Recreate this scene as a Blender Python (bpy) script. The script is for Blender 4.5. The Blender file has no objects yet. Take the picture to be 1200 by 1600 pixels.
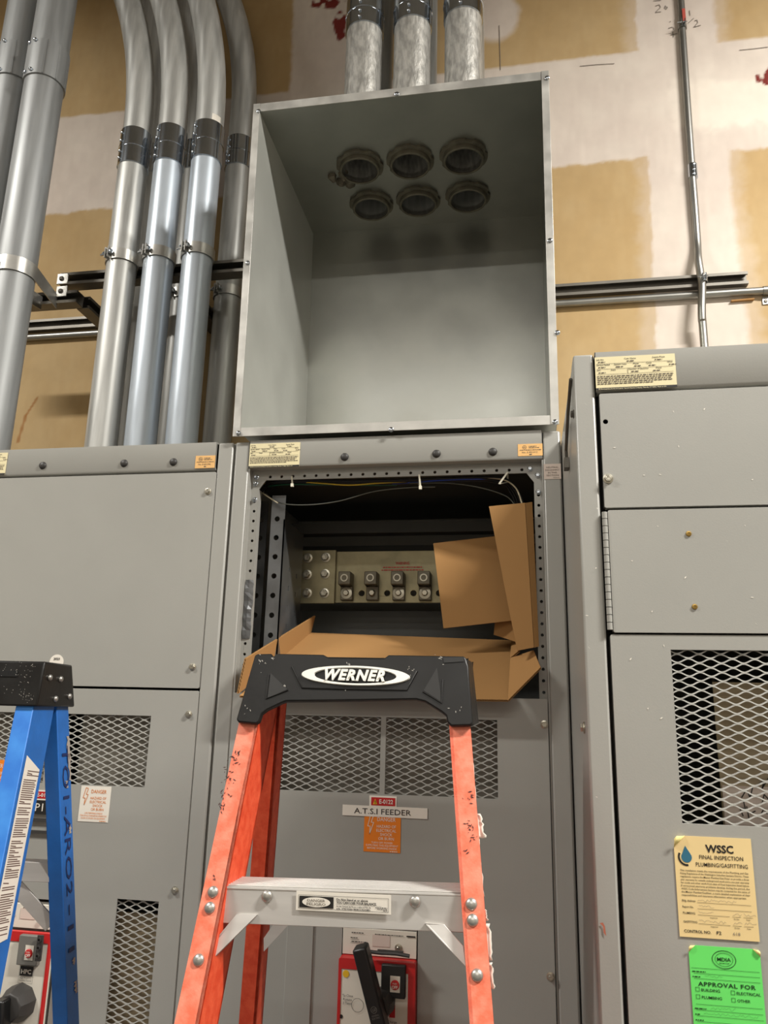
import bpy, bmesh, math, random
import numpy as np
from mathutils import Vector, Matrix
random.seed(7)
sc = bpy.context.scene
COL = sc.collection
R = math.radians
PI = math.pi
Z0 = 1.66                     # camera height above the floor
D = 1.6784                    # camera distance from the plane of the switchgear fronts (y = 0)
FPX = 1215.16                 # focal length for a 1200 px wide frame
CM = np.array([[0.98523236, 0.16965871, 0.02308944],
               [-0.01981379, 0.24691355, -0.96883492],
               [-0.17007238, 0.95407003, 0.2466288]])

def ray(px, py):
    return CM.T @ np.array([(px - 600) / FPX, (py - 800) / FPX, 1.0])
def P(px, py, Y=0.0):         # sight line -> (x, z) on the vertical plane y = Y
    d = ray(px, py); k = (D + Y) / d[1]
    return (d[0] * k, d[2] * k + Z0)
def P3(px, py, Y=0.0):
    x, z = P(px, py, Y); return Vector((x, Y, z))
def PZ(px, py, z):            # sight line -> (x, y) on the level plane at height z
    d = ray(px, py); k = (z - Z0) / d[2]
    return (d[0] * k, d[1] * k - D)
def PL(px, py, p0, n):        # sight line -> point on a slanted plane
    d = Vector(ray(px, py)); o = Vector((0, -D, Z0))
    return o + d * ((Vector(p0) - o).dot(Vector(n)) / d.dot(Vector(n)))

# ------------------------------------------------------------------ materials
def lin(c):
    return tuple(((v / 255) / 12.92 if v / 255 <= .04045 else ((v / 255 + .055) / 1.055) ** 2.4) for v in c)
MATS = {}
def mat(name, col, rough=.5, metal=0., noise=0., nscale=8., stretch=(1, 1, 1), bump=0., bscale=60., col2=None, rvar=0., trans=0., spec=.5, detail=4):
    if name in MATS: return MATS[name]
    m = bpy.data.materials.new(name); m.use_nodes = True
    nt = m.node_tree; b = nt.nodes['Principled BSDF']
    c = lin(col) + (1,)
    b.inputs['Base Color'].default_value = c
    b.inputs['Roughness'].default_value = rough
    b.inputs['Metallic'].default_value = metal
    b.inputs['Specular IOR Level'].default_value = spec
    if noise or bump or rvar or col2:
        tc = nt.nodes.new('ShaderNodeTexCoord'); mp = nt.nodes.new('ShaderNodeMapping')
        mp.inputs['Scale'].default_value = stretch
        nt.links.new(tc.outputs['Object'], mp.inputs['Vector'])
        tx = nt.nodes.new('ShaderNodeTexNoise'); tx.inputs['Scale'].default_value = nscale; tx.inputs['Detail'].default_value = detail
        nt.links.new(mp.outputs['Vector'], tx.inputs['Vector'])
        if noise or col2:
            cr = nt.nodes.new('ShaderNodeValToRGB')
            d2 = lin(col2) + (1,) if col2 else tuple(v * (1 - noise) for v in c[:3]) + (1,)
            cr.color_ramp.elements[0].position = .35; cr.color_ramp.elements[0].color = d2
            cr.color_ramp.elements[1].position = .65; cr.color_ramp.elements[1].color = c
            nt.links.new(tx.outputs['Fac'], cr.inputs['Fac'])
            nt.links.new(cr.outputs['Color'], b.inputs['Base Color'])
        if rvar:
            mr = nt.nodes.new('ShaderNodeMapRange')
            mr.inputs['From Min'].default_value = .3; mr.inputs['From Max'].default_value = .7
            mr.inputs['To Min'].default_value = max(.03, rough - rvar); mr.inputs['To Max'].default_value = rough + rvar
            nt.links.new(tx.outputs['Fac'], mr.inputs['Value']); nt.links.new(mr.outputs['Result'], b.inputs['Roughness'])
        if bump:
            t2 = nt.nodes.new('ShaderNodeTexNoise'); t2.inputs['Scale'].default_value = bscale; t2.inputs['Detail'].default_value = 3
            nt.links.new(mp.outputs['Vector'], t2.inputs['Vector'])
            bp = nt.nodes.new('ShaderNodeBump'); bp.inputs['Strength'].default_value = bump; bp.inputs['Distance'].default_value = .002
            nt.links.new(t2.outputs['Fac'], bp.inputs['Height']); nt.links.new(bp.outputs['Normal'], b.inputs['Normal'])
    if trans:
        b.inputs['Subsurface Weight'].default_value = 0
        b.inputs['Transmission Weight'].default_value = 0
    MATS[name] = m
    return m

M_PAINT = mat('grey_enamel', (160, 159, 153), .31, noise=.05, nscale=5, bump=.05, bscale=350, spec=.45)
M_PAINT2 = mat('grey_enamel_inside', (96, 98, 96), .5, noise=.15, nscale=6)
M_GALV = mat('galvanized_conduit', (184, 184, 180), .44, metal=.5, noise=.3, nscale=30, stretch=(1.6, 1.6, .14), rvar=.08, bump=.05, bscale=30)
M_GALVB = mat('bluish_zinc_conduit', (190, 199, 208), .38, metal=.42, noise=.2, nscale=22, stretch=(1.6, 1.6, .16), rvar=.07, bump=.03, bscale=30)
M_GALVR = mat('rough_zinc_conduit', (186, 184, 178), .45, metal=.45, noise=.42, nscale=85, stretch=(1, 1, .34), bump=1., bscale=120)
M_ALU = mat('grey_aluminum_conduit', (158, 160, 160), .5, metal=.45, noise=.26, nscale=22, stretch=(1.6, 1.6, .12), rvar=.08)
M_SHEET = mat('galvanized_sheet', (176, 177, 170), .31, metal=.88, noise=.17, nscale=6, rvar=.035, bump=.04, bscale=25, col2=(164, 165, 159))
M_FLANGE = mat('flange_galvanized', (196, 194, 188), .42, metal=.6, noise=.25, nscale=16, rvar=.1)
M_CHROME = mat('bright_zinc', (198, 206, 216), .13, metal=1., noise=.1, nscale=12)
M_STRUT = mat('strut_steel', (118, 114, 107), .5, metal=.8, noise=.2, nscale=10)
M_WASH = mat('washer_zinc', (186, 184, 178), .35, metal=.8, noise=.15, nscale=30)
M_EMT = mat('emt_steel', (156, 155, 150), .38, metal=.92, noise=.15, nscale=14)
M_BOLT = mat('yellow_zinc_bolt', (186, 182, 168), .3, metal=.9)
M_BRASS = mat('brass_rivet', (176, 146, 84), .35, metal=.9)
M_BLACK = mat('black_rubber', (26, 25, 24), .5)
M_DARK = mat('dark_plug', (52, 50, 48), .5)
M_HOLE = mat('hole_black', (8, 8, 8), .9)
M_BUS = mat('tinned_bus_bar', (158, 150, 120), .38, metal=.7, noise=.4, nscale=16, rvar=.1)
M_LUG = mat('lug_aluminum', (120, 115, 100), .5, metal=.55, noise=.25, nscale=40)
M_PERF = mat('perforated_zinc_steel', (128, 130, 132), .4, metal=.75, noise=.3, nscale=14, rvar=.1)
M_CARD = mat('corrugated_cardboard', (164, 124, 78), .85, noise=.05, nscale=5, spec=.2)
M_CARDIN = mat('cardboard_medium', (120, 86, 48), .9, spec=.1)
M_ORANGE = mat('orange_fiberglass', (232, 92, 56), .5, noise=.22, nscale=70, col2=(216, 70, 36), bump=.15, bscale=300)
M_ORANGEW = mat('weathered_orange_fiberglass', (240, 142, 116), .55, noise=.2, nscale=55, col2=(232, 112, 82), bump=.15, bscale=300)
M_BLUE = mat('blue_fiberglass', (34, 108, 192), .42, noise=.15, nscale=30, bump=.1, bscale=200)
M_BLUEW = mat('worn_blue_fiberglass', (60, 138, 222), .5, nscale=26, col2=(42, 116, 206), noise=.1, detail=8)
M_LALU = mat('ladder_aluminum', (206, 203, 198), .42, metal=.22, noise=.15, nscale=12, stretch=(.4, 3, 3), rvar=.1)
M_CAP = mat('black_ladder_plastic', (29, 28, 27), .4, noise=.25, nscale=14, bump=.1, bscale=90, rvar=.1, spec=.3)
M_SCUFF = mat('pale_scuff', (176, 172, 164), .6)
M_LOGO = mat('logo_silver', (232, 230, 222), .4, noise=.08, nscale=40)
M_WHITE = mat('white_label', (232, 226, 214), .55)
M_CREAM = mat('cream_label', (226, 214, 172), .6, noise=.06, nscale=20)
M_TANL = mat('tan_label', (226, 178, 112), .6, noise=.05, nscale=40)
M_PINKL = mat('pinkish_label', (214, 198, 186), .6)
M_ORL = mat('orange_label', (234, 128, 22), .55)
M_ORTX = mat('orange_ink', (222, 130, 52), .6)
M_RED = mat('red_label', (190, 22, 26), .5)
M_REDF = mat('red_frame_plastic', (196, 34, 34), .45)
M_INK = mat('black_ink', (28, 26, 24), .6)
M_GINK = mat('grey_ink', (96, 88, 76), .7)
M_PENCIL = mat('pencil_line', (120, 112, 104), .8)
M_MARK = mat('blue_marker', (24, 40, 92), .6)
M_PAPER = mat('yellow_tan_paper', (232, 206, 148), .75, noise=.06, nscale=12)
M_PCURL = mat('paper_back', (240, 226, 150), .75)
M_GREEN = mat('green_paper', (104, 226, 104), .7, noise=.05, nscale=10)
M_GLASSY = mat('breaker_white', (226, 220, 206), .45, noise=.03, nscale=20)
M_LEVER = mat('black_lever_plastic', (22, 22, 22), .38)
M_HUB = mat('charcoal_hub_plastic', (58, 56, 54), .5)
M_YDOT = mat('yellow_dot', (232, 186, 40), .5)
M_TEAL = mat('teal_ink', (44, 104, 128), .6)
M_BOARD = mat('insulating_board', (160, 144, 116), .8, noise=.1, nscale=5)
M_BOARD2 = mat('grey_board', (150, 144, 132), .8, noise=.1, nscale=5)
M_ZIP = mat('white_nylon', (222, 218, 200), .5)
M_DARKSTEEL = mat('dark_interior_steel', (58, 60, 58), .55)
M_GREYP = mat('grey_plastic', (112, 110, 104), .5)
WIRE = {k: mat('insulation_' + k, v, .45) for k, v in dict(black=(20, 20, 22), yellow=(222, 190, 60), green=(28, 92, 64), blue=(40, 70, 170), white=(196, 186, 160), grey=(84, 86, 80)).items()}

# ------------------------------------------------------------------ mesh tools
def wl(o):
    v = Vector((0, 0, 0))
    while o: v += o.location; o = o.parent
    return v
class MB:
    def __init__(s): s.v = []; s.f = []; s.sm = []
    def add(s, vs, fs, smooth=False):
        n = len(s.v); s.v += [tuple(v) for v in vs]; s.f += [tuple(i + n for i in f) for f in fs]; s.sm += [smooth] * len(fs); return s
    def hexa(s, p):           # 8 corners: bottom ring then top ring
        return s.add(p, [(0, 3, 2, 1), (4, 5, 6, 7), (0, 1, 5, 4), (1, 2, 6, 5), (2, 3, 7, 6), (3, 0, 4, 7)])
    def box(s, x0, x1, y0, y1, z0, z1):
        return s.hexa([(x0, y0, z0), (x1, y0, z0), (x1, y1, z0), (x0, y1, z0), (x0, y0, z1), (x1, y0, z1), (x1, y1, z1), (x0, y1, z1)])
    def bar(s, a, b, u, w, h):    # straight bar from a to b; u is the direction of width w
        a = Vector(a); b = Vector(b); d = (b - a).normalized(); u = Vector(u); u = (u - d * u.dot(d)).normalized(); n = d.cross(u)
        return s.hexa([a - u * w / 2 - n * h / 2, a + u * w / 2 - n * h / 2, a + u * w / 2 + n * h / 2, a - u * w / 2 + n * h / 2,
                       b - u * w / 2 - n * h / 2, b + u * w / 2 - n * h / 2, b + u * w / 2 + n * h / 2, b - u * w / 2 + n * h / 2])
    def slab(s, front, depth):    # planar polygon (ccw seen from the front) given thickness along vector depth
        n = len(front); d = Vector(depth)
        vs = [Vector(p) for p in front] + [Vector(p) + d for p in front]
        fs = [tuple(range(n)), tuple(range(2 * n - 1, n - 1, -1))] + [(i, i + n, (i + 1) % n + n, (i + 1) % n) for i in range(n)]
        return s.add(vs, fs)
    def tube(s, path, r, seg=16, cap=True, smooth=True):
        path = [Vector(p) for p in path]; n = len(path)
        rr = r if isinstance(r, (list, tuple)) else [r] * n
        vs = []; up = None
        for i, p in enumerate(path):
            t = ((path[min(i + 1, n - 1)] - path[max(i - 1, 0)])).normalized()
            if up is None:
                up = Vector((1, 0, 0)) if abs(t.x) < .8 else Vector((0, 1, 0))
            up = (up - t * up.dot(t)).normalized(); q = t.cross(up)
            for k in range(seg):
                a = 2 * PI * k / seg; vs.append(p + (up * math.cos(a) + q * math.sin(a)) * rr[i])
        fs = []
        for i in range(n - 1):
            for k in range(seg):
                k2 = (k + 1) % seg; fs.append((i * seg + k, i * seg + k2, (i + 1) * seg + k2, (i + 1) * seg + k))
        s.add(vs, fs, smooth)
        if cap:
            s.add(vs[:seg], [tuple(range(seg - 1, -1, -1))]); s.add(vs[-seg:], [tuple(range(seg))])
        return s
    def lathe(s, prof, c, axis=(0, 0, 1), seg=32, smooth=True, rot=0):    # prof = [(radius, height)]
        ax = Vector(axis).normalized(); u = Vector((1, 0, 0)) if abs(ax.x) < .9 else Vector((0, 1, 0))
        u = (u - ax * u.dot(ax)).normalized(); w = ax.cross(u); c = Vector(c); vs = []; fs = []
        for r, h in prof:
            for k in range(seg):
                a = 2 * PI * k / seg + rot; vs.append(c + ax * h + (u * math.cos(a) + w * math.sin(a)) * r)
        for i in range(len(prof) - 1):
            for k in range(seg):
                k2 = (k + 1) % seg; fs.append((i * seg + k, i * seg + k2, (i + 1) * seg + k2, (i + 1) * seg + k))
        return s.add(vs, fs, smooth)
    def mesh(s, name, ang=35):
        me = bpy.data.meshes.new(name); me.from_pydata(s.v, [], s.f)
        bm = bmesh.new(); bm.from_mesh(me); bmesh.ops.remove_doubles(bm, verts=bm.verts, dist=1e-6)
        bmesh.ops.recalc_face_normals(bm, faces=bm.faces)
        bm.to_mesh(me); bm.free()
        return me
    def build(s, name, m, parent=None, bevel=0, smooth=True, seg=2, ang=35):
        off = wl(parent)
        if off.length: s.v = [tuple(Vector(v) - off) for v in s.v]
        me = s.mesh(name)
        return link(name, me, m, parent, bevel, smooth, seg, ang)
def link(name, me, m, parent=None, bevel=0, smooth=True, seg=2, ang=35):
    if smooth:
        me.polygons.foreach_set('use_smooth', [True] * len(me.polygons)); me.set_sharp_from_angle(angle=R(ang))
    if m and not me.materials: me.materials.append(m)
    o = bpy.data.objects.new(name, me); COL.objects.link(o)
    if parent: o.parent = parent
    if bevel:
        b = o.modifiers.new('bevel', 'BEVEL'); b.width = bevel; b.segments = seg; b.limit_method = 'ANGLE'; b.angle_limit = R(40); b.harden_normals = False
    return o
def thing(name, label, cat, loc, group=None):
    o = bpy.data.objects.new(name, None); COL.objects.link(o); o.location = loc; o.empty_display_size = .05
    return tag(o, label, cat, group)
def tag(o, label, cat, group=None):
    o['label'] = label; o['category'] = cat
    if group: o['group'] = group
    return o
def struct(o):
    o['kind'] = 'structure'; return o
def lab(o, label): o['label'] = label; return o

def plate(outer, holes, t, o, u, w):
    """flat plate with real holes; 2D outlines in the frame (o, u, w); thickness t behind the front"""
    cu = bpy.data.curves.new('plate_curve', 'CURVE'); cu.dimensions = '2D'; cu.fill_mode = 'BOTH'; cu.extrude = t / 2
    for pl in [outer] + holes:
        sp = cu.splines.new('POLY'); sp.points.add(len(pl) - 1); sp.use_cyclic_u = True
        for i, (x, y) in enumerate(pl): sp.points[i].co = (x, y, 0, 1)
    ob = bpy.data.objects.new('plate_tmp', cu); COL.objects.link(ob)
    dg = bpy.context.evaluated_depsgraph_get(); dg.update()
    me = bpy.data.meshes.new_from_object(ob.evaluated_get(dg))
    bpy.data.objects.remove(ob); bpy.data.curves.remove(cu)
    o = Vector(o); u = Vector(u).normalized(); w = Vector(w).normalized(); n = u.cross(w)
    vs = [o + u * v.co.x + w * v.co.y + n * (v.co.z - t / 2) for v in me.vertices]
    fs = [tuple(p.vertices) for p in me.polygons]
    bpy.data.meshes.remove(me)
    return vs, fs
def rect(x0, x1, y0, y1): return [(x0, y0), (x1, y0), (x1, y1), (x0, y1)]
def rrect(x0, x1, y0, y1, r, k=5):
    out = []
    for cx, cy, a in ((x1 - r, y0 + r, -90), (x1 - r, y1 - r, 0), (x0 + r, y1 - r, 90), (x0 + r, y0 + r, 180)):
        for i in range(k + 1): t = R(a + 90 * i / k); out.append((cx + r * math.cos(t), cy + r * math.sin(t)))
    return out
def circ(x, y, r, n=14):
    a0 = (x * 731.7 + y * 977.3) % 1.0                 # no two holes share a vertex line
    return [(x + r * math.cos(2 * PI * (k + a0) / n), y + r * math.sin(2 * PI * (k + a0) / n)) for k in range(n)]
XZ = ((1, 0, 0), (0, 0, 1))   # plate frame facing -y
def fplate(mb, outer, holes, t, y, smooth=False):   # front plate facing the viewer with its front at y
    vs, fs = plate(outer, holes, t, (0, y, 0), *XZ); return mb.add(vs, fs)

TXT = {}
def text2d(s, bold=0., spacing=1.):
    k = (s, bold, spacing)
    if k in TXT: return TXT[k]
    cu = bpy.data.curves.new('text_curve', 'FONT'); cu.body = s; cu.size = 1; cu.resolution_u = 2; cu.offset = bold; cu.space_character = spacing
    ob = bpy.data.objects.new('text_tmp', cu); COL.objects.link(ob)
    dg = bpy.context.evaluated_depsgraph_get(); dg.update()
    me = bpy.data.meshes.new_from_object(ob.evaluated_get(dg))
    vs = [(v.co.x, v.co.y) for v in me.vertices]; fs = [tuple(p.vertices) for p in me.polygons]
    bpy.data.objects.remove(ob); bpy.data.curves.remove(cu); bpy.data.meshes.remove(me)
    if vs:
        x0 = min(v[0] for v in vs); vs = [(v[0] - x0, v[1]) for v in vs]
    TXT[k] = (vs, fs); return TXT[k]
class Sheet:
    """a printed surface: origin at its lower left, u to the right, w upwards, printing sits a hair in front"""
    def __init__(s, o, u, w, W, H, lift=.0011):
        s.o = Vector(o); s.u = Vector(u).normalized(); s.w = Vector(w).normalized(); s.n = s.u.cross(s.w); s.W = W; s.H = H; s.lift = lift
    def pt(s, x, y, l=None): return s.o + s.u * x + s.w * y + s.n * (s.lift if l is None else l)
    def text(s, mb, t, x, y, h, w=None, al='c', bold=0., sl=0., spacing=1.):
        vs, fs = text2d(t, bold, spacing)
        if not vs: return
        W = max(v[0] for v in vs); k = h / .7; kx = (w / W) if w else k
        ox = {'c': -W * kx / 2, 'l': 0, 'r': -W * kx}[al]
        mb.add([s.pt(x + ox + v[0] * kx + sl * v[1] * k, y + v[1] * k) for v in vs], fs)
    def rect(s, mb, x0, x1, y0, y1, l=None):
        mb.add([s.pt(x0, y0, l), s.pt(x1, y0, l), s.pt(x1, y1, l), s.pt(x0, y1, l)], [(0, 1, 2, 3)])
    def frame(s, mb, x0, x1, y0, y1, t):
        s.rect(mb, x0, x1, y0, y0 + t); s.rect(mb, x0, x1, y1 - t, y1); s.rect(mb, x0, x0 + t, y0, y1); s.rect(mb, x1 - t, x1, y0, y1)
    def poly(s, mb, pts, l=None): mb.add([s.pt(x, y, l) for x, y in pts], [tuple(range(len(pts)))])
    def line(s, mb, pts, t):
        for (a, b), (c, d) in zip(pts, pts[1:]):
            L = math.hypot(c - a, d - b) or 1; nx, ny = -(d - b) / L * t / 2, (c - a) / L * t / 2
            mb.add([s.pt(a + nx, b + ny), s.pt(a - nx, b - ny), s.pt(c - nx, d - ny), s.pt(c + nx, d + ny)], [(0, 1, 2, 3)])
    def ring(s, mb, x, y, r, t, n=28, ry=None):
        ry = ry or r; a = [(math.cos(2 * PI * k / n), math.sin(2 * PI * k / n)) for k in range(n)]
        mb.add([s.pt(x + c * r, y + d * ry) for c, d in a] + [s.pt(x + c * (r - t), y + d * (ry - t)) for c, d in a], [(k, (k + 1) % n, (k + 1) % n + n, k + n) for k in range(n)])
    def disc(s, mb, x, y, r, n=24, ry=None, l=None):
        ry = ry or r; s.poly(mb, [(x + r * math.cos(2 * PI * k / n), y + ry * math.sin(2 * PI * k / n)) for k in range(n)], l)
    def small(s, mb, x0, x1, y, h, seed=0, fill=1.):     # print too fine to read: word-length dashes
        rnd = random.Random(seed); x = x0
        while x < x0 + (x1 - x0) * fill:
            w = rnd.uniform(.6, 2.6) * h * 1.6; s.rect(mb, x, min(x + w, x1), y, y + h); x += w + h * .7
    def body(s, name, m, parent, t=.0006):
        return MB().slab([s.pt(0, 0, t), s.pt(s.W, 0, t), s.pt(s.W, s.H, t), s.pt(0, s.H, t)], -s.n * t).build(name, m, parent, smooth=False)
def front_sheet(px0, py0, px1, py1, Y):      # sheet on a front plane from two opposite corners seen in the photo
    a = P(px0, py0, Y); b = P(px1, py1, Y); x0, x1 = sorted((a[0], b[0])); z0, z1 = sorted((a[1], b[1]))
    return Sheet((x0, Y - .0002, z0), (1, 0, 0), (0, 0, 1), x1 - x0, z1 - z0)

def hexbolt(name, c, parent, r=.0060, m=None, nrm=(0, -1, 0), washer=True, h=.006):
    mb = MB(); n = Vector(nrm)
    if washer: mb.lathe([(.0001, 0), (r * 1.35, 0), (r * 1.35, .0015), (r * .9, .0022)], c, n, 18)
    mb.lathe([(r, .001), (r, h * .85), (r * .88, h), (.0001, h)], c, n, 6, smooth=False)
    mb.lathe([(r * .62, h), (r * .55, h + .0003), (.0001, h + .0001)], c, n, 12)
    return mb.build(name, m or M_BOLT, parent, ang=25)

def expanded(x0, x1, z0, z1, y, W=.0315, H=.0134, t=.0022):
    """expanded metal: zigzag strands that meet at the knuckles"""
    mb = MB(); k = 8; nx = int((x1 - x0) / (W / 2)) + 2; nz = int((z1 - z0) / (H / 2)) + 1
    for r in range(-1, nz + 1):
        zc = z0 + r * H / 2 + H / 4; pts = []
        for i in range(nx * k + 1):
            ph = i / k * PI; c = math.cos(ph); c = (.5 * math.asin(c) * 2 / PI + .5 * c) * (1 if r % 2 else -1)
            x = x0 + i / k * W / 2
            if x > x1: break
            z = min(max(zc + c * H / 4, z0), z1)
            pts.append((x, z, c))
        vs = []
        for x, z, c in pts:
            yy = y + (.0014 if (c > 0) == (r % 2 == 0) else -.0006) * abs(c)
            th = t * (1 + .45 * abs(c) ** 5)
            for dz, dy in ((-th / 2, 0), (th / 2, .0005), (th / 2, .0025), (-th / 2, .002)): vs.append((x, yy + dy, z + dz))
        fs = []
        for i in range(len(pts) - 1):
            for q in range(4): fs.append((i * 4 + q, i * 4 + (q + 1) % 4, i * 4 + 4 + (q + 1) % 4, i * 4 + 4 + q))
        mb.add(vs, fs)
    return mb

# ------------------------------------------------------------------ camera
cam = bpy.data.cameras.new('camera'); cam.sensor_fit = 'HORIZONTAL'; cam.sensor_width = 36; cam.lens = FPX * 36 / 1200
cam.clip_start = .05; cam.clip_end = 60
co = bpy.data.objects.new('camera', cam); COL.objects.link(co)
mw = Matrix.Identity(4)
for i in range(3):
    mw[i][0] = CM[0][i]; mw[i][1] = -CM[1][i]; mw[i][2] = -CM[2][i]
mw[0][3], mw[1][3], mw[2][3] = 0, -D, Z0
co.matrix_world = mw; sc.camera = co

# ------------------------------------------------------------------ the room
YW = .62                      # face of the drywall behind the switchgear
def vnoise(X, Y, s, seed):
    rng = np.random.RandomState(seed); T = rng.rand(256, 256)
    x = X * s; y = Y * s; xi = np.floor(x).astype(int); yi = np.floor(y).astype(int); fx = x - xi; fy = y - yi
    fx = fx * fx * (3 - 2 * fx); fy = fy * fy * (3 - 2 * fy)
    g = lambda a, b: T[a % 256, b % 256]
    return (g(xi, yi) * (1 - fx) + g(xi + 1, yi) * fx) * (1 - fy) + (g(xi, yi + 1) * (1 - fx) + g(xi + 1, yi + 1) * fx) * fy
def back_wall():
    xs = np.concatenate([np.linspace(-5, -2.1, 8), np.arange(-2.0, 1.05, .0065), np.linspace(1.1, 5, 10)])
    zs = np.concatenate([np.linspace(0, 2.1, 6), np.arange(2.2, 4.5, .0065), np.linspace(4.55, 7.2, 7)])
    X, Z = np.meshgrid(xs, zs); n, m = X.shape
    r = Z - Z0
    e = (vnoise(X, Z, 4, 1) - .5) * .016 + (vnoise(X, Z, 28, 2) - .5) * .010 + (vnoise(X, Z, 90, 3) - .5) * .006
    ss = lambda v, a, w: np.clip((v - a) / w + .5, 0, 1)
    band = ss(r + e, 1.775, .012) * (1 - ss(r + e * .5, 2.205, .010))
    vr = ss(X + e, .433, .012) * (1 - ss(X + e, .700, .030))
    vl = ss(X + e, -.806, .014) * (1 - ss(X + e, -.46, .03)) * ss(r, 2.1, .02)
    soft = ss(X + e * 2, .395, .035) * (1 - ss(X + e * 2, .735, .04))          # thin skim beside the taped joint
    blob = np.clip(1.25 - np.hypot((X + .045 + e) / .075, (r - 2.43) / .10), 0, .3) / .3
    mud = np.maximum.reduce([band, vr, vl, .35 * soft, blob])
    var = vnoise(X, Z, 3, 5) * .5 + vnoise(X, Z, 11, 6) * .3 + vnoise(X * 4, Z, 18, 7) * .2
    white = np.array(lin((218, 207, 195))); pink = np.array(lin((208, 195, 184))); tan = np.array(lin((188, 162, 120))); tan2 = np.array(lin((181, 153, 109)))
    cream = np.array(lin((224, 216, 200)))
    k = np.clip((var - .3) / .4, 0, 1)[..., None]
    mc = white * k + pink * (1 - k)
    patch = (ss(X + e * 3, .52, .05) * (1 - ss(X + e * 3, .98, .06)) * ss(r + e * 3, 1.86, .03) * (1 - ss(r + e * 2.5, 2.06, .03)))[..., None]
    mc = mc * (1 - .6 * patch) + np.array(lin((234, 224, 210))) * .6 * patch
    tcn = tan * k + tan2 * (1 - k)
    c = tcn * (1 - mud[..., None]) + mc * mud[..., None]
    red = np.array(lin((120, 44, 38)))
    def splat(px, py, rx, rz, seed):
        x, z = P(px, py, YW); d = np.hypot((X - x) / rx, (Z - z) / rz) + (vnoise(X, Z, 45, seed) - .5) * 1.7 + (vnoise(X, Z, 16, seed + 1) - .5) * .8
        return np.clip((1 - d) * 4, 0, 1)
    rd = np.maximum.reduce([splat(512, 4, .05, .028, 11), splat(532, 44, .018, .055, 13), splat(1197, 117, .02, .022, 17), splat(1199, 128, .018, .012, 19)])[..., None]
    c = c * (1 - rd) + red * rd
    brown = np.array(lin((150, 96, 44)))
    for a, b, w in (((28, 690), (40, 650), .006), ((40, 650), (58, 622), .005)):
        A = np.array(P(*a, YW)); B = np.array(P(*b, YW)); dx, dz = B - A; L2 = dx * dx + dz * dz
        t = np.clip(((X - A[0]) * dx + (Z - A[1]) * dz) / L2, 0, 1); d = np.hypot(X - A[0] - t * dx, Z - A[1] - t * dz) + e * .15
        g = np.clip((w - d) / .003 + .5, 0, 1)[..., None] * .7; c = c * (1 - g) + brown * g
    me = bpy.data.meshes.new('wall_back')
    vs = np.stack([X, np.full_like(X, YW), Z], -1).reshape(-1, 3)
    idx = np.arange(n * m).reshape(n, m)
    q = np.stack([idx[:-1, :-1], idx[:-1, 1:], idx[1:, 1:], idx[1:, :-1]], -1).reshape(-1, 4)
    me.vertices.add(len(vs)); me.vertices.foreach_set('co', vs.ravel()); me.loops.add(q.size); me.loops.foreach_set('vertex_index', q.ravel())
    me.polygons.add(len(q)); me.polygons.foreach_set('loop_start', np.arange(len(q)) * 4); me.update(calc_edges=True); me.validate()
    at = me.attributes.new('compound', 'FLOAT_COLOR', 'POINT'); at.data.foreach_set('color', np.concatenate([c.reshape(-1, 3), np.ones((n * m, 1))], 1).astype(np.float32).ravel())
    w = bpy.data.materials.new('taped_drywall'); w.use_nodes = True; nt = w.node_tree; b = nt.nodes['Principled BSDF']
    b.inputs['Roughness'].default_value = .82; b.inputs['Specular IOR Level'].default_value = .25
    a = nt.nodes.new('ShaderNodeAttribute'); a.attribute_name = 'compound'
    tc = nt.nodes.new('ShaderNodeTexCoord'); nz = nt.nodes.new('ShaderNodeTexNoise'); nz.inputs['Scale'].default_value = 22; nz.inputs['Detail'].default_value = 6
    nt.links.new(tc.outputs['Object'], nz.inputs['Vector'])
    mr = nt.nodes.new('ShaderNodeMapRange'); mr.inputs['To Min'].default_value = .9; mr.inputs['To Max'].default_value = 1.06
    nt.links.new(nz.outputs['Fac'], mr.inputs['Value'])
    mx = nt.nodes.new('ShaderNodeVectorMath'); mx.operation = 'MULTIPLY'
    nt.links.new(a.outputs['Color'], mx.inputs[0]); nt.links.new(mr.outputs['Result'], mx.inputs[1]); nt.links.new(mx.outputs['Vector'], b.inputs['Base Color'])
    me.materials.append(w)
    o = bpy.data.objects.new('wall_back', me); COL.objects.link(o); return struct(o)
WALL = back_wall()
M_ROOM = mat('painted_room_wall', (192, 186, 176), .8, noise=.05, nscale=2)
M_FLOOR = mat('sealed_concrete', (88, 85, 80), .5, noise=.2, nscale=2)
M_CEIL = mat('ceiling_deck', (170, 168, 162), .8, noise=.1, nscale=2)
struct(MB().box(-5.1, 5.1, -6.1, YW + .1, -.1, 0).build('floor', M_FLOOR))
struct(MB().box(-5.1, 5.1, -6.1, YW + .1, 7.2, 7.3).build('ceiling', M_CEIL))
struct(MB().box(-5.1, -5, -6.1, YW + .1, 0, 7.2).build('wall_left', M_ROOM))
struct(MB().box(5, 5.1, -6.1, YW + .1, 0, 7.2).build('wall_right', M_ROOM))
struct(MB().box(-5.1, 5.1, -6.1, -6, 0, 7.2).build('wall_front', M_ROOM))
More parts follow.
